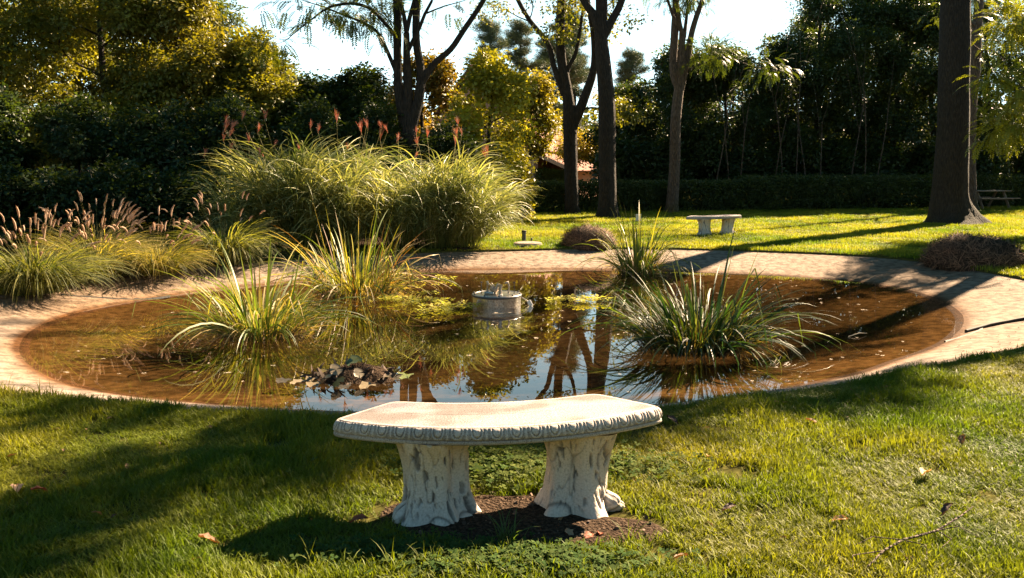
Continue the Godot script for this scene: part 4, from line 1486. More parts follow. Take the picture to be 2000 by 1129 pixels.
	var cols := {"yellow": lin(0.45, 0.27, 0.07), "brown": lin(0.22, 0.11, 0.055), "tan": lin(0.45, 0.28, 0.17), "red": lin(0.26, 0.075, 0.035), "dark": lin(0.07, 0.04, 0.03)}
	var fm := {}
	for k in cols:
		fm[k] = leafy(cols[k], Color(0.7, 0.6, 0.4), 0.7)
	for q in [[2.12, -4.16, "yellow", "yellow fallen leaf on the grass right of the bench", 1.5], [1.46, -3.58, "tan", "tan curled leaf on the grass halfway to the twig", 1.0], [1.0, -3.72, "dark", "dark brown leaf sunk in the grass right of the bench shadow", 1.0], [2.0, -3.7, "dark", "dark fallen leaf in the grass above the dry twig", 1.1], [0.68, -3.22, "brown", "brown leaf near the bottom edge, right of centre", 1.0], [-2.42, -3.95, "tan", "tan leaf at the far left of the foreground lawn", 1.3], [-2.3, -3.93, "red", "reddish leaf beside the tan one at the far left", 1.1], [-0.68, -3.58, "red", "rust coloured leaf in the soil left of the bench's left leg", 1.1], [-1.28, -3.38, "brown", "brown leaf on the shaded grass at lower left", 1.2], [0.25, -3.48, "tan", "pale curled leaf on bare soil before the right leg", 0.9], [0.33, -3.46, "red", "red brown leaf in the litter before the bench's right leg", 0.9], [0.38, -3.49, "red", "small rust leaf nearest the front of the right leg", 0.7], [1.85, -5.05, "brown", "brown leaf on the shaded grass near the pond's right rim", 1.2], [1.0, -5.1, "dark", "dark leaf on the grass just behind the bench's right end", 1.2], [2.6, -4.7, "brown", "brown leaf on the bright grass far right of the bench", 1.1]]:
		var l := part("fallen_leaf", lm[R.randi() % 2], fm[q[2]])
		var h := 0.05 if soil_at(q[0], q[1]) < 0.0 else 0.03
		l.transform = Transform3D(Basis.from_euler(Vector3(rr(-0.2, 0.5), rr(0, TAU), rr(-0.4, 0.4))).scaled(Vector3.ONE * float(q[4])), Vector3(q[0], h, q[1]))
		tag(l, q[3], "leaf", "fallen leaves on the lawn")
	var fl := Inst.new()
	for k in 150:
		var x := rr(-5.0, 5.5)
		var z := rr(-6.6, -2.6)
		if around(edge_lawn, x, z) < 0.05 or (soil_at(x, z) > 0.0 and k > 40):
			continue
		fl.add(Transform3D(Basis.from_euler(Vector3(rr(-0.6, 0.6), rr(0, TAU), rr(-0.6, 0.6))).scaled(Vector3.ONE * rr(0.3, 0.75)), Vector3(x, rr(0.025, 0.05), z)), Color(0.10, 0.05, 0.025).lerp(Color(0.4, 0.25, 0.12), R.randf()))
	tag(many("leaf_litter", lm[0], M.straw, fl), "many small dry leaves strewn thinly through the foreground grass", "leaf litter")
	# crumbs of earth and chips of dry leaf under the bench
	var cr := MB.new()
	for k in 260:
		var x := rr(-1.0, 1.0)
		var z := rr(-4.2, -3.45)
		if soil_at(x, z) < 0.1:
			continue
		var s := pow(R.randf(), 2.5) * 0.012 + 0.003
		var c := Color(0.05, 0.035, 0.025).lerp(Color(0.2, 0.13, 0.09), R.randf())
		cr.box(Vector3(x, ground_y(x, z) + 0.01 + s * 0.3, z), Vector3(s * 1.6, s, s * 1.2), Basis.from_euler(Vector3(rr(0, 3), rr(0, 3), rr(0, 3))), c)
	tag(part("soil_crumbs", cr.mesh(), M.dead, self, true), "crumbs of dry earth and leaf chips on the bare ground under the bench", "soil")
	# a weed tuft between the bench's legs
	var wt := MB.new()
	for k in 46:
		wt.blade(Vector3(R.randfn() * 0.03, -0.01, R.randfn() * 0.02), rr(0, TAU), rr(0.1, 0.5), rr(0.7, 2.0), rr(0.09, 0.24), 0.006, 6, Color(0.05, 0.1, 0.02), Color(0.1, 0.16, 0.04), 1.4, rr(-0.5, 0.5))
	var wo := part("weed_tuft", wt.mesh(), M.reed)
	wo.position = Vector3(-0.02, 0.0, -3.42)
	tag(wo, "long bladed grass tuft between the legs of the near bench", "weed")

func fallen(kind: int) -> ArrayMesh:
	var b := MB.new()
	var rows := []
	for j in 9:
		var f := j / 8.0
		var w := 0.019 * sin(PI * pow(f, 0.8)) * (1.0 + 0.25 * sin(f * 20.0) * kind) + 0.0006
		var row := []
		for i in 5:
			var s := i / 2.0 - 1.0
			row.append(Vector3(f * 0.075 - 0.037, 0.008 * s * s + 0.012 * sin(f * 3.0 + kind) + 0.003 * sin(f * 15.0 + s * 4.0), s * w))
		rows.append(row)
	b.grid(rows, [], false, Vector3(0, -1, 0))
	return b.mesh()

# ---------------------------------------------------------------- house, hedge and trees

func roof_slope(called: String, a: Vector3, b: Vector3, depth: float, parent: Node, m: Material) -> void:
	# a slab from ridge a to eave b (as seen from the gable), running back by depth, with courses of tiles laid on it
	var k := MB.new()
	var along := (b - a)
	var l := along.length()
	along /= l
	var up := Vector3(along.y, -along.x, 0)
	if up.y < 0:
		up = -up
	var basis := Basis(along, up, along.cross(up))
	k.box((a + b) * 0.5 + Vector3(0, 0, -depth * 0.5), Vector3(l, 0.08, depth), basis, Color(1, 1, 1), 0.01)
	var o := part(called, k.mesh(), m, parent)
	var t := MB.new()
	var n := int(l / 0.28)
	for i in n:
		var p := a + along * (i + 0.5) * l / n + up * 0.065
		for j in int(depth / 0.24):
			t.box(p + Vector3(0, rr(-0.006, 0.006), -0.12 - j * 0.24), Vector3(l / n + 0.05, 0.022, 0.215), basis * Basis(Vector3(0, 0, 1), -0.07), Color(1, 1, 1) * rr(0.7, 1.15))
	part("tiles", t.mesh(), m, o, true)

func build_house() -> void:
	var o := thing("tiled_house", "brick house with red tiled roof half hidden behind the yellow green tree", "house", Vector3(0.0, 0, -45.7), -0.3)
	var w := MB.new()
	w.box(Vector3(-2.2, 1.3, -4), Vector3(7.2, 2.7, 7.8))
	var q := [Vector3(-5.8, 2.64, -0.1), Vector3(1.4, 2.64, -0.1), Vector3(-2.2, 6.85, -0.1)]
	for z in [-0.1, -7.9]:
		var i := []
		for p in q:
			i.append(w.vert(Vector3(p.x, p.y, z), Vector3(0, 0, 1 if z > -1 else -1)))
		w.tri(i[0], i[1], i[2])
	w.box(Vector3(2.35, 0.75, -3.5), Vector3(1.9, 1.5, 6.6))
	part("wall", w.mesh(), M.wall, o)
	roof_slope("roof", Vector3(-2.2, 7.05, 0.25), Vector3(1.75, 2.55, 0.25), 8.5, o, M.tile)
	roof_slope("roof", Vector3(-2.2, 7.05, 0.25), Vector3(-6.1, 2.55, 0.25), 8.5, o, M.tile)
	roof_slope("lower_roof", Vector3(1.3, 2.55, 0.6), Vector3(3.7, 1.5, 0.6), 7.6, o, M.tile)
	var g := box_part("fascia", Vector3(2.5, 1.98, 0.68), Vector3(2.7, 0.2, 0.06), M.frame, o, Basis(Vector3(0, 0, 1), -0.412))
	var win := box_part("window_frame", Vector3(2.55, 0.78, -0.17), Vector3(1.0, 0.95, 0.06), M.frame, o)
	box_part("pane", Vector3(-0.22, 0, 0.02), Vector3(0.36, 0.75, 0.05), M.pane, win)
	box_part("pane", Vector3(0.22, 0, 0.02), Vector3(0.36, 0.75, 0.05), M.pane, win)
	box_part("post", Vector3(3.3, 0.65, 0.55), Vector3(0.12, 1.4, 0.12), M.frame, o)
	box_part("post", Vector3(1.35, 1.2, 0.55), Vector3(0.12, 2.4, 0.12), M.frame, o)
	var iv := Inst.new()
	for k in 500:
		iv.add(leaf_xf(Vector3(rr(1.3, 3.2), 1.5 - pow(R.randf(), 1.6) * 0.7, -44.35 + rr(-0.1, 0.15)), Vector3(0, -0.3, 1), rr(1.2, 2.0)), Color(0.05, 0.08, 0.02).lerp(Color(0.12, 0.13, 0.03), R.randf()))
	tag(many("ivy", LEAF.hedge, M.leaf, iv), "green climber hanging from the eave of the tiled house", "climbing plant")
	o = thing("garden_shed", "low garden shed with pinkish tiled roof behind the hedge right of the middle trunk", "shed", Vector3(6.3, 0, -43))
	var sw := MB.new()
	sw.box(Vector3(0, 0.7, -1), Vector3(2.0, 1.4, 1.8))
	part("wall", sw.mesh(), M.wall, o)
	roof_slope("roof", Vector3(-0.6, 2.0, 0.1), Vector3(1.3, 1.35, 0.1), 2.2, o, M.tile)

func hedge(label: String, a: Vector3, b: Vector3, height: float, thick: float) -> void:
	var o := thing("clipped_hedge", label, "hedge", a)
	var d := b - a
	var l := d.length()
	d /= l
	var s := Vector3(-d.z, 0, d.x)
	var st := MB.new()
	for k in int(l / 0.22):
		var p := d * (k * 0.22 + rr(-0.05, 0.05)) + s * rr(-0.12, 0.12)
		for j in 3:
			st.tube([p + Vector3(0, -0.05, 0), p + Vector3(rr(-0.1, 0.1), height * 0.45, rr(-0.1, 0.1)), p + Vector3(rr(-0.25, 0.25), height * 0.92, rr(-0.2, 0.2))], [0.014, 0.01, 0.004], 4, Color(0.7, 0.6, 0.5), false)
	part("stems", st.mesh(), M.bark, o, true)
	var inst := Inst.new()
	for k in int(l * 420):
		var u := R.randf() * l
		var face := R.randf()
		var h := R.randf() * height
		var w := rr(-0.5, 0.5) * thick
		if face < 0.4:
			w = (0.5 if R.randf() < 0.7 else -0.5) * thick + R.randfn() * 0.04
		elif face < 0.62:
			h = height + R.randfn() * 0.025
		if h < 0.25 and R.randf() < 0.5:
			continue
		var p := d * u + s * w + Vector3(0, h + 0.03 * N1.get_noise_1d(u * 60.0), 0)
		inst.add(leaf_xf(p, Vector3(R.randfn(), R.randfn(), R.randfn()), rr(1.1, 1.9)), Color(0.035, 0.062, 0.022).lerp(Color(0.095, 0.125, 0.036), R.randf()))
	many("foliage", LEAF.hedge, M.leaf, inst, o)

func build_trees() -> void:
	var green0 := Color(0.03, 0.055, 0.014)
	var green1 := Color(0.13, 0.155, 0.025)
	var gold0 := Color(0.06, 0.085, 0.016)
	var gold1 := Color(0.29, 0.27, 0.036)
	var dark0 := Color(0.022, 0.045, 0.018)
	var dark1 := Color(0.065, 0.095, 0.026)
	# six old trees of the lawn
	lawn_tree("lawn_tree", "dark tree with two close stems behind the silver grass, branch reaching right", [
		[[-2.67, -0.1, -22, 0.28], [-2.67, 0.5, -22, 0.24], [-2.67, 1.61, -22, 0.215], [-2.66, 2.65, -22, 0.21], [-2.68, 3.0, -22, 0.14]],
		[[-2.74, 2.6, -22, 0.14], [-2.88, 3.55, -22, 0.115], [-2.9, 4.56, -22, 0.105], [-2.88, 5.44, -22, 0.1], [-2.95, 7.0, -22.1, 0.11], [-3.1, 9.0, -22.3, 0.08]],
		[[-2.6, 2.6, -22, 0.15], [-2.37, 3.42, -22, 0.13], [-2.31, 4.06, -22, 0.11], [-2.42, 4.81, -22, 0.1], [-2.38, 5.81, -22, 0.095], [-2.1, 8.6, -21.8, 0.08]],
		[[-2.36, 3.7, -22, 0.11], [-2.01, 4.21, -22, 0.085], [-1.55, 4.61, -22, 0.073], [-1.23, 5.06, -22, 0.067], [-0.71, 5.81, -22, 0.06], [0.1, 7.2, -22, 0.045]],
		[[-2.88, 3.9, -22, 0.06], [-3.21, 4.69, -22, 0.047], [-3.42, 5.06, -22, 0.04], [-3.87, 5.31, -22, 0.033]],
		[[-2.9, 4.9, -22, 0.05], [-3.6, 5.6, -21.8, 0.04], [-4.4, 5.6, -21.6, 0.03], [-5.0, 5.2, -21.5, 0.02]]], M.bark, "feather0", 6, green0, green1, 2, 2.0)
	lawn_tree("lawn_tree", "forked tree at the hedge, second trunk from the middle gap, pale lower trunk", [
		[[2.2, -0.1, -30.6, 0.29], [2.16, 0.3, -30.6, 0.25], [2.11, 1.62, -30.6, 0.232], [2.06, 3.24, -30.6, 0.25], [1.96, 4.31, -30.6, 0.185], [1.75, 5.37, -30.6, 0.167], [1.69, 6.42, -30.6, 0.167], [1.72, 7.46, -30.6, 0.148], [1.8, 9.5, -30.6, 0.1]],
		[[2.1, 3.0, -30.6, 0.2], [2.54, 4.04, -30.6, 0.167], [2.89, 5.19, -30.6, 0.13], [2.84, 6.42, -30.6, 0.1], [2.64, 7.46, -30.6, 0.083], [2.7, 9.0, -30.8, 0.06]],
		[[1.85, 4.2, -30.6, 0.12], [1.48, 5.19, -30.6, 0.102], [1.26, 5.98, -30.6, 0.093], [0.63, 6.76, -30.6, 0.083], [0.21, 7.46, -30.6, 0.074], [-0.3, 8.6, -30.6, 0.05]],
		[[1.9, 3.9, -30.6, 0.09], [1.95, 5.02, -30.6, 0.074], [2.25, 5.72, -30.4, 0.065], [2.5, 7.5, -30.1, 0.04]],
		[[2.3, 3.6, -30.6, 0.05], [2.7, 3.75, -30.4, 0.035], [3.3, 3.7, -30.2, 0.02]]], M.bark, "twig0", 6, gold0, gold1, 2, 1.8, 0.2, 18, -99.0, 0.5)
	lawn_tree("lawn_tree", "straight tall dark trunk at the middle, forking at the top of the picture", [
		[[3.22, -0.1, -28.4, 0.34], [3.21, 0.3, -28.4, 0.30], [3.17, 1.62, -28.4, 0.275], [3.15, 3.0, -28.4, 0.285], [3.12, 3.79, -28.4, 0.275], [2.98, 5.1, -28.4, 0.241], [2.87, 6.07, -28.4, 0.2]],
		[[2.9, 5.9, -28.4, 0.17], [2.66, 6.55, -28.4, 0.138], [2.32, 7.03, -28.4, 0.112], [1.6, 8.6, -28.4, 0.08]],
		[[2.92, 5.8, -28.4, 0.172], [3.24, 6.39, -28.4, 0.129], [3.56, 7.03, -28.4, 0.112], [4.2, 9.0, -28.4, 0.08]],
		[[2.9, 5.9, -28.4, 0.15], [2.96, 6.55, -28.4, 0.138], [2.98, 7.03, -28.4, 0.112], [2.9, 9.5, -28.2, 0.08]]], M.bark, "feather0", 4, green0, gold0, 2, 2.2, 0.3)
	lawn_tree("lawn_tree", "slim pinkish grey trunk leaning slightly before the dark wood, forked halfway", [
		[[6.0, -0.1, -31.8, 0.28], [6.0, 0.2, -31.8, 0.23], [6.06, 1.81, -31.8, 0.202], [6.06, 3.49, -31.8, 0.202], [6.16, 4.64, -31.8, 0.183]],
		[[6.14, 4.5, -31.8, 0.15], [5.91, 5.24, -31.8, 0.145], [5.93, 6.61, -31.8, 0.145], [5.94, 7.68, -31.8, 0.116], [5.8, 9.6, -31.8, 0.08]],
		[[6.2, 4.5, -31.8, 0.14], [6.41, 5.52, -31.8, 0.125], [6.57, 6.61, -31.8, 0.106], [6.91, 7.68, -31.8, 0.087], [7.4, 9.0, -31.8, 0.06]],
		[[6.5, 5.2, -31.8, 0.05], [7.1, 5.5, -31.6, 0.04], [7.8, 5.6, -31.4, 0.03], [8.3, 5.4, -31.2, 0.02]]], M.bark_pale, "feather1", 8, green0, Color(0.09, 0.12, 0.02), 2, 1.9)
	lawn_tree("lawn_tree", "thickest dark trunk at the right with mossy flared foot", [
		[[13.25, -0.15, -25.4, 0.70], [13.22, 0.15, -25.4, 0.58], [13.09, 0.86, -25.4, 0.485], [13.05, 2.81, -25.4, 0.431], [12.92, 5.02, -25.4, 0.416], [12.84, 6.46, -25.4, 0.40], [12.8, 8.0, -25.4, 0.34]],
		[[12.8, 7.6, -25.4, 0.26], [12.2, 9.5, -25.2, 0.2], [11.4, 11.5, -25.0, 0.12]],
		[[12.8, 7.6, -25.4, 0.26], [13.5, 9.8, -25.6, 0.2], [14.4, 12.0, -25.6, 0.12]]], M.bark, "feather0", 2, green0, green1, 3, 2.4, 0.55, 44)
	lawn_tree("lawn_tree", "thinner trunk just right of the thickest one, lit along its right side", [
		[[18.2, -0.1, -33.5, 0.26], [18.15, 0.2, -33.5, 0.21], [17.95, 2.22, -33.5, 0.193], [17.83, 4.57, -33.5, 0.205], [17.87, 5.34, -33.5, 0.21], [17.85, 6.87, -33.5, 0.173], [17.84, 9.0, -33.5, 0.14]]], M.bark_pale, "feather1", 4, green0, green1, 3, 2.2)
	# the tree out at the right whose leaf sprays hang into the picture
	lawn_tree("lawn_tree", "tree at the right edge whose bright feathery leaf sprays hang into view", [
		[[14.2, -0.1, -19.6, 0.3], [14.2, 2.0, -19.6, 0.24], [14.1, 4.0, -19.6, 0.22], [13.8, 6.5, -19.6, 0.2], [13.3, 9.5, -19.4, 0.16], [13.0, 11.0, -19.2, 0.12]],
		[[14.1, 4.4, -19.6, 0.09], [13.5, 5.5, -19.4, 0.06], [12.2, 5.6, -19.2, 0.05], [11.4, 5.0, -19.0, 0.036]],
		[[14.1, 4.0, -19.6, 0.08], [13.4, 4.5, -19.6, 0.05], [12.2, 4.3, -19.5, 0.045], [11.5, 3.8, -19.4, 0.036]],
		[[14.1, 3.2, -19.6, 0.07], [13.4, 3.5, -19.7, 0.04], [12.5, 3.2, -19.7, 0.045], [11.9, 2.7, -19.6, 0.036]],
		[[14.0, 7.3, -19.6, 0.12], [12.6, 8.3, -18.6, 0.09], [11.0, 8.4, -17.6, 0.07], [10.0, 8.4, -16.9, 0.05], [9.2, 8.3, -16.5, 0.03]]], M.bark, "feather1", 6, Color(0.12, 0.16, 0.02), Color(0.30, 0.31, 0.042), 2, 0.7, 0.25, 18, -99.0, 0.4, "", 0.75)
	# wood on the left
	var gl := "trees of the left wood"
	for q in [
		["tall dense tree filling the upper left corner of the picture", -14.6, -23, 10.5, 3.2, "twig0", gold0, gold1],
		["tall amber green tree next to the one in the upper left corner", -11.6, -24, 9.2, 2.6, "twig1", gold0, gold1],
		["open crowned amber tinged tree right of the tall left ones, against the sky", -9.2, -23.5, 7.4, 2.1, "twig0", Color(0.06, 0.08, 0.016), Color(0.27, 0.235, 0.034)],
		["yellow green tree with a pointed crown at the left of the sky gap", -7.3, -24.2, 5.4, 1.9, "twig1", green1, gold1],
		["very tall tree at the back of the left wood", -17.5, -28, 11.5, 3.4, "twig0", gold0, gold1],
		["rounded golden crown at the back of the left wood, below the sky gap", -8.9, -28.5, 6.2, 2.4, "twig1", gold0, gold1],
		["back row tree of the left wood between the tall ones", -13.0, -28.5, 9.0, 2.8, "twig0", green1, gold1],
		["dark leafy tree behind the amber tinged one, filling the wood", -11.0, -31.5, 8.0, 3.0, "twig1", green0, green1],
		["dark leafy tree behind the upper left corner tree", -15.8, -32, 9.5, 3.2, "twig0", green0, green1],
		["dark leafy tree far back at the left edge of the wood", -20.5, -31, 10.5, 3.4, "twig1", green0, green1],
		["low dark tree under the sky gap, right of the golden crown", -5.9, -25, 4.4, 1.8, "twig0", green0, gold0],
		["dark olive tree left of the twin stemmed tree", -4.3, -24.4, 4.6, 1.7, "twig1", green0, gold0]]:
		wood_tree("wood_tree", q[0], Vector3(q[1], 0, q[2]), q[3], q[4], 0.16, q[5], 34, q[6], q[7], gl, 0.0, Vector3.ZERO, 0.85)
	var k := 0
	for q in [["dark shrub at the far left behind the fountain grass", -11.4, -18.6, 3.3], ["dark shrub second from the left edge of the wood", -9.7, -19.0, 3.2], ["dark shrub behind the tawny fountain grasses", -8.1, -19.6, 3.2], ["dark shrub directly left of the silver grass", -6.7, -20.2, 3.3], ["dark shrub behind the left silver grass mound", -5.0, -20.8, 3.3], ["dark shrub behind the gap of the silver grass mounds", -3.6, -21.6, 3.2], ["dark shrub at the left edge beyond the picture's frame", -13.4, -18.0, 3.6], ["dark shrub right of the twin stems' foot", -1.9, -22.8, 2.7]]:
		wood_tree("wood_shrub", q[0], Vector3(q[1], 0, q[2]), q[3], 1.35, 0.04, "twig%d" % (k % 2), 30, dark0, dark1, "dark shrubs below the left wood", 0.05, Vector3.ZERO, 0.72)
		k += 1
	k = 0
	for q in [["low dark bush at the far left close behind the fountain grass spikes", -11.6, -17.0], ["low dark bush second from the left behind the fountain grass spikes", -10.2, -17.2], ["low dark bush in the middle behind the fountain grass spikes", -8.9, -17.3], ["low dark bush on the right behind the fountain grass spikes", -7.7, -17.5], ["low dark bush between the lone fountain grass and the silver grass", -6.6, -17.9]]:
		wood_tree("low_shrub", q[0], Vector3(q[1], 0, q[2]), 1.5, 1.0, 0.02, "twig%d" % (k % 2), 22, dark0, dark1, "low bushes at the foot of the left wood", 0.03, Vector3.ZERO, 0.7)
		k += 1
	# the bright trees in the middle
	wood_tree("maple_tree", "bright yellow green bushy tree in the middle before the house", Vector3(-0.75, 0, -26), 5.3, 1.8, 0.06, "twig0", 17, Color(0.22, 0.23, 0.028), Color(0.5, 0.46, 0.06), "", 0.0, Vector3.ZERO, 1.0)
	wood_tree("maple_tree", "smaller yellow green bush at the right foot of the bright middle tree", Vector3(-0.15, 0, -27.5), 2.2, 0.75, 0.04, "twig1", 24, Color(0.18, 0.19, 0.025), Color(0.4, 0.36, 0.045), "", 0.05)
	wood_tree("maple_tree", "amber crowned tree behind the twin stemmed tree", Vector3(-2.9, 0, -29), 5.9, 1.7, 0.2, "twig0", 18, gold0, Color(0.34, 0.2, 0.03), "", 0.0)
	wood_tree("maple_tree", "slender yellow leaved tree between the bright middle tree and the forked trunk", Vector3(0.6, 0, -33), 5.6, 1.0, 0.5, "twig0", 13, Color(0.10, 0.115, 0.02), Color(0.34, 0.28, 0.04), "", 0.07)
	# clipped ball on a stem
	var ball := thing("ball_tree", "golden clipped ball tree on a stem before the house", "tree", Vector3(3.0, 0, -40))
	var bt := MB.new()
	bt.tube([Vector3(0, -0.1, 0), Vector3(0.02, 1.2, 0), Vector3(0, 2.4, 0)], [0.08, 0.065, 0.05], 8)
	part("trunk", bt.mesh(), M.bark, ball)
	var bi := Inst.new()
	leaf_blob(bi, Vector3(0, 2.65, 0), Vector3(0.95, 0.62, 0.95), 420, 0.7, 1.2, Color(0.22, 0.2, 0.03), Color(0.42, 0.32, 0.05))
	many("crown", LEAF.twig0, M.leaf, bi, ball)
	pine("bluish pine rising behind the bright middle tree, left of the pair", Vector3(-1.4, 0, -55), 10.6, 2.2, 0.45)
	pine("taller pine of the pair behind the bright middle tree", Vector3(0.5, 0, -58), 11.2, 2.4, 0.4)
	pine("pine between the middle gap and the forked tree", Vector3(2.6, 0, -62), 10.6, 2.4, 0.45)
	pine("bare stemmed pine seen behind the forked tree", Vector3(3.6, 0, -56), 11.5, 1.9, 0.6)
	pine("thin pine beside the bare stemmed one, left of the straight trunk", Vector3(4.6, 0, -64), 12.0, 2.0, 0.55)
	pine("pine right of the straight tall trunk, far back", Vector3(8.2, 0, -60), 9.5, 2.2, 0.4)
	# wood on the right
	var gr := "trees of the dark right wood"
	for q in [
		["leafy dark tree right of the straight trunk, low crown against the sky", 5.3, -38.5, 5.8, 1.9, "twig0"],
		["dark tree behind the slim pinkish trunk", 7.4, -38, 7.6, 2.2, "twig0"],
		["dark rounded tree right of the slim pinkish trunk, lower than its neighbours", 9.6, -37.5, 7.3, 2.3, "twig0"],
		["dark tree in the middle of the right wood, under open sky", 11.6, -38, 7.4, 2.3, "twig1"],
		["tall dark tree where the right wood reaches the picture's top", 13.4, -38, 10.5, 2.6, "twig1"],
		["tall dark tree with thin forked stems left of the thickest trunk", 15.4, -38.5, 11.0, 2.5, "twig0"],
		["tall dark tree close beside the thickest trunk's left side", 17.3, -39, 11.0, 2.6, "twig0"],
		["tall dark tree behind the thickest trunk", 19.6, -39.5, 11.0, 2.7, "twig1"],
		["tall dark tree right of the thinner right trunk", 22.0, -40, 10.5, 2.8, "feather0"],
		["dark tree at the right edge of the wood", 24.8, -40.5, 11.0, 3.0, "twig0"],
		["back row tree behind the low crowned tree of the right wood", 8.6, -44, 7.4, 2.5, "twig0"],
		["back row tree behind the rounded dark tree", 11.8, -45, 8.3, 2.6, "twig1"],
		["back row tree seen between the forked thin stems", 15.2, -45, 10.0, 2.8, "twig0"],
		["back row tree behind the tall trees near the thickest trunk", 18.8, -46, 11.0, 3.0, "twig1"],
		["back row tree far right of the wood", 23.0, -47, 11.0, 3.2, "twig0"]]:
		wood_tree("wood_tree", q[0], Vector3(q[1], 0, q[2]), q[3], q[4], 0.12, q[5], 26, dark0, dark1 if q[2] > -42 else green1, gr, 0.0, Vector3.ZERO, 0.95)
	k = 0
	for q in [["behind the hedge right of the straight trunk", 4.6], ["behind the hedge just left of the slim trunk", 6.3], ["behind the hedge right of the slim trunk", 8.3], ["behind the hedge above the far bench", 10.2], ["behind the hedge in the middle of the right wood", 12.1], ["behind the hedge left of the thickest trunk by two trunk widths", 14.0], ["behind the hedge close to the thickest trunk", 16.0], ["behind the hedge hidden by the thickest trunk", 18.2], ["behind the hedge above the picnic table", 20.6], ["behind the hedge at the right edge", 23.2]]:
		wood_tree("wood_shrub", "dark undergrowth shrub " + q[0], Vector3(q[1], 0, -35.0 - (q[1] as float) * 0.12), rr(2.6, 3.6), 1.3, 0.04, "twig%d" % (k % 2), 11, dark0, dark1, "undergrowth behind the hedge", 0.04, Vector3.ZERO, 1.2)
		k += 1
	k = 0
	var order := ["first", "second", "third", "fourth", "fifth", "sixth", "seventh", "eighth", "ninth", "tenth", "eleventh"]
	for q in [[8.15, 0.2, 4.4], [8.9, -0.1, 3.6], [9.3, 0.15, 4.2], [10.6, 0.3, 3.8], [11.2, -0.15, 4.6], [11.7, 0.1, 5.4], [12.3, -0.2, 4.0], [12.7, 0.05, 3.6], [13.9, 0.1, 4.4], [14.6, -0.1, 4.8], [15.0, 0.2, 3.6]]:
		var b := MB.new()
		var tips := []
		grow(b, Vector3(0, -0.1, 0), Vector3(q[1] * 0.5, 1, 0).normalized(), q[2], 0.028, 1, tips, 0.35, 0.15, 0.06, 2)
		var o := thing("sapling", "thin pale bare sapling behind the hedge, %s to the right of the slim pinkish trunk" % order[k], "sapling", Vector3(q[0], 0, -35.0 - q[0] * 0.1 + 1.15), 0.0, "bare saplings in the right wood")
		part("stem", b.mesh(), M.bark_pale, o)
		k += 1
	hedge("dark clipped hedge along the back of the lawn, left part ending behind the silver grass", Vector3(-1.2, 0, -31.2), Vector3(9.0, 0, -33.6), 1.02, 0.8)
	hedge("dark clipped hedge along the back of the lawn, right part behind the thick trunk", Vector3(9.1, 0, -33.64), Vector3(27.0, 0, -38.2), 1.2, 0.9)
	# trees beside the pond out of the frame, whose crowns throw the bands of shade
	lawn_tree("shade_tree", "tree out to the right of the pond that shades the foreground lawn", [
		[[13.6, -0.1, -15.6, 0.34], [13.6, 2.0, -15.6, 0.27], [13.6, 5.0, -15.6, 0.25], [13.5, 7.0, -15.5, 0.2], [13.5, 8.0, -15.5, 0.05]],
		[[13.5, 6.6, -15.5, 0.15], [12.2, 7.9, -15.2, 0.12], [9.6, 8.1, -14.3, 0.09], [8.3, 8.1, -13.7, 0.07], [7.4, 8.1, -13.2, 0.05], [6.2, 8.0, -12.5, 0.03]],
		[[13.5, 7.0, -15.5, 0.13], [11.7, 9.0, -15.9, 0.1], [9.4, 9.5, -16.0, 0.07], [8.0, 9.5, -15.8, 0.05], [6.9, 9.6, -15.6, 0.03]],
		[[7.0, 8.0, -12.7, 0.03], [6.5, 7.9, -11.9, 0.025], [6.0, 7.9, -11.4, 0.015]]], M.bark, "feather0", 5, green0, green1, 1, 0.5, 0.25, 14, -99.0, 0.3, "", 2.6)
	wood_tree("shade_tree", "slender tree standing outside the picture, level with the thickest trunk on its right", Vector3(17.2, 0, -25.2), 11.0, 2.0, 0.5, "twig0", 7, green0, green1, "", 0.2)
	wood_tree("shade_tree", "slender tall tree standing outside the picture, furthest to the right of the pond", Vector3(19.2, 0, -22.0), 12.5, 2.0, 0.5, "twig1", 7, green0, green1, "", 0.22)
	# far belt seen as one mass; nearer unseen ring added to dim sky fill
	var inst := Inst.new()
	for j in 26000:
		var a := rr(-0.9, 0.9) if j < 9000 else rr(0.9, TAU - 0.9)
		var r := rr(70, 92) if j < 9000 else rr(30, 46)
		var h := 6.0 + 3.0 * N1.get_noise_1d(a * 600.0) if j < 9000 else 9.0 + 5.0 * N1.get_noise_1d(a * 300.0)
		var p := Vector3(sin(a) * r, pow(R.randf(), 0.8) * h, -cos(a) * r)
		inst.add(leaf_xf(p, Vector3(R.randfn(), R.randfn(), R.randfn()), rr(4.0, 7.0)), Color(0.03, 0.05, 0.018).lerp(Color(0.11, 0.11, 0.03), R.randf()))
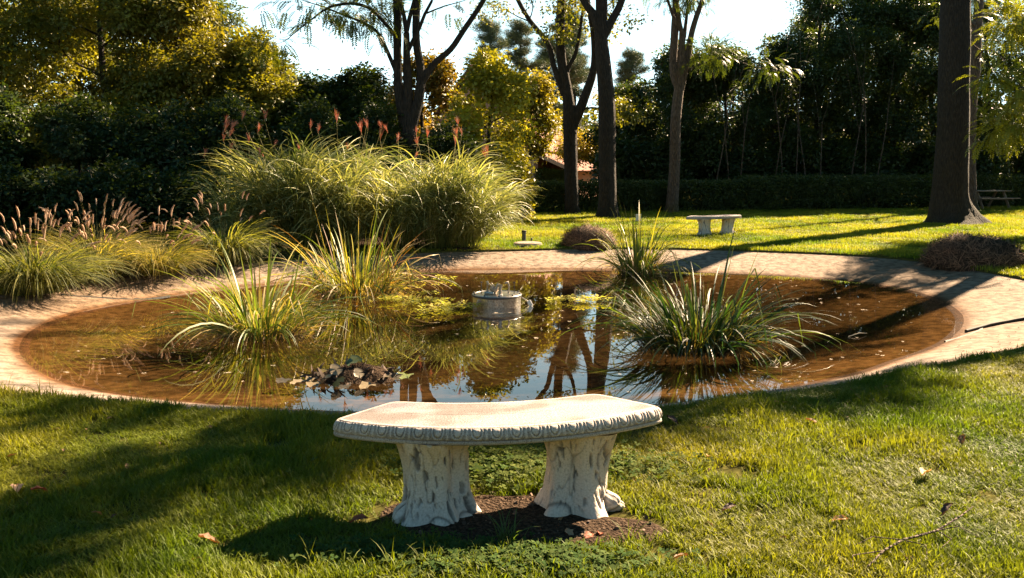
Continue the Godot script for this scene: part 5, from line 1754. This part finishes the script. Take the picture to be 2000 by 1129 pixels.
	tag(many("woodland_and_added_ring", LEAF.twig0, M.leaf, inst), "distant woodland in one green mass, with an unseen ring added to dim sky light", "woodland")

func _ready() -> void:
	R.seed = 20417
	var cam := Camera3D.new()
	cam.name = "camera"
	cam.fov = 37.774
	cam.near = 0.05
	cam.far = 600.0
	add_child(cam)
	cam.position = Vector3(0, 1.6, 0)
	cam.rotation_degrees = Vector3(-8.055, 0, 0)
	cam.current = true

	var env := Environment.new()
	env.background_mode = Environment.BG_SKY
	var sky_mat := ProceduralSkyMaterial.new()
	sky_mat.sky_top_color = lin(0.0, 0.018, 0.038)
	sky_mat.sky_horizon_color = lin(0.34, 0.47, 0.5)
	sky_mat.sky_energy_multiplier = 1.0
	sky_mat.sky_curve = 0.168
	sky_mat.ground_bottom_color = lin(0.03, 0.03, 0.02)
	sky_mat.ground_horizon_color = lin(0.1, 0.1, 0.08)
	var sky := Sky.new()
	sky.sky_material = sky_mat
	env.sky = sky
	env.tonemap_mode = Environment.TONE_MAPPER_LINEAR
	env.tonemap_exposure = 6.6
	env.sdfgi_enabled = true
	env.ssao_enabled = true
	env.ssil_enabled = true
	var we := WorldEnvironment.new()
	we.name = "world_environment"
	we.environment = env
	add_child(we)

	var sun := DirectionalLight3D.new()
	sun.name = "sun"
	sun.light_color = Color(1.0, 0.885, 0.735)
	sun.light_energy = 1.6
	sun.light_angular_distance = 0.5
	sun.shadow_enabled = true
	sun.sky_mode = DirectionalLight3D.SKY_MODE_LIGHT_ONLY
	var az := deg_to_rad(45.0)       # towards the right and the back
	var el := deg_to_rad(34.0)
	var towards := Vector3(sin(az) * cos(el), sin(el), -cos(az) * cos(el))
	sun.basis = Basis.looking_at(-towards)
	add_child(sun)

	N1.seed = 11
	N1.frequency = 0.01
	N1.fractal_octaves = 3
	N2.seed = 23
	N2.frequency = 0.01
	N2.fractal_octaves = 3
	materials()
	leaf_meshes()
	build_setting()
	build_house()
	build_trees()
	build_grass()
	build_benches()
	build_pond_plants()
	build_things()
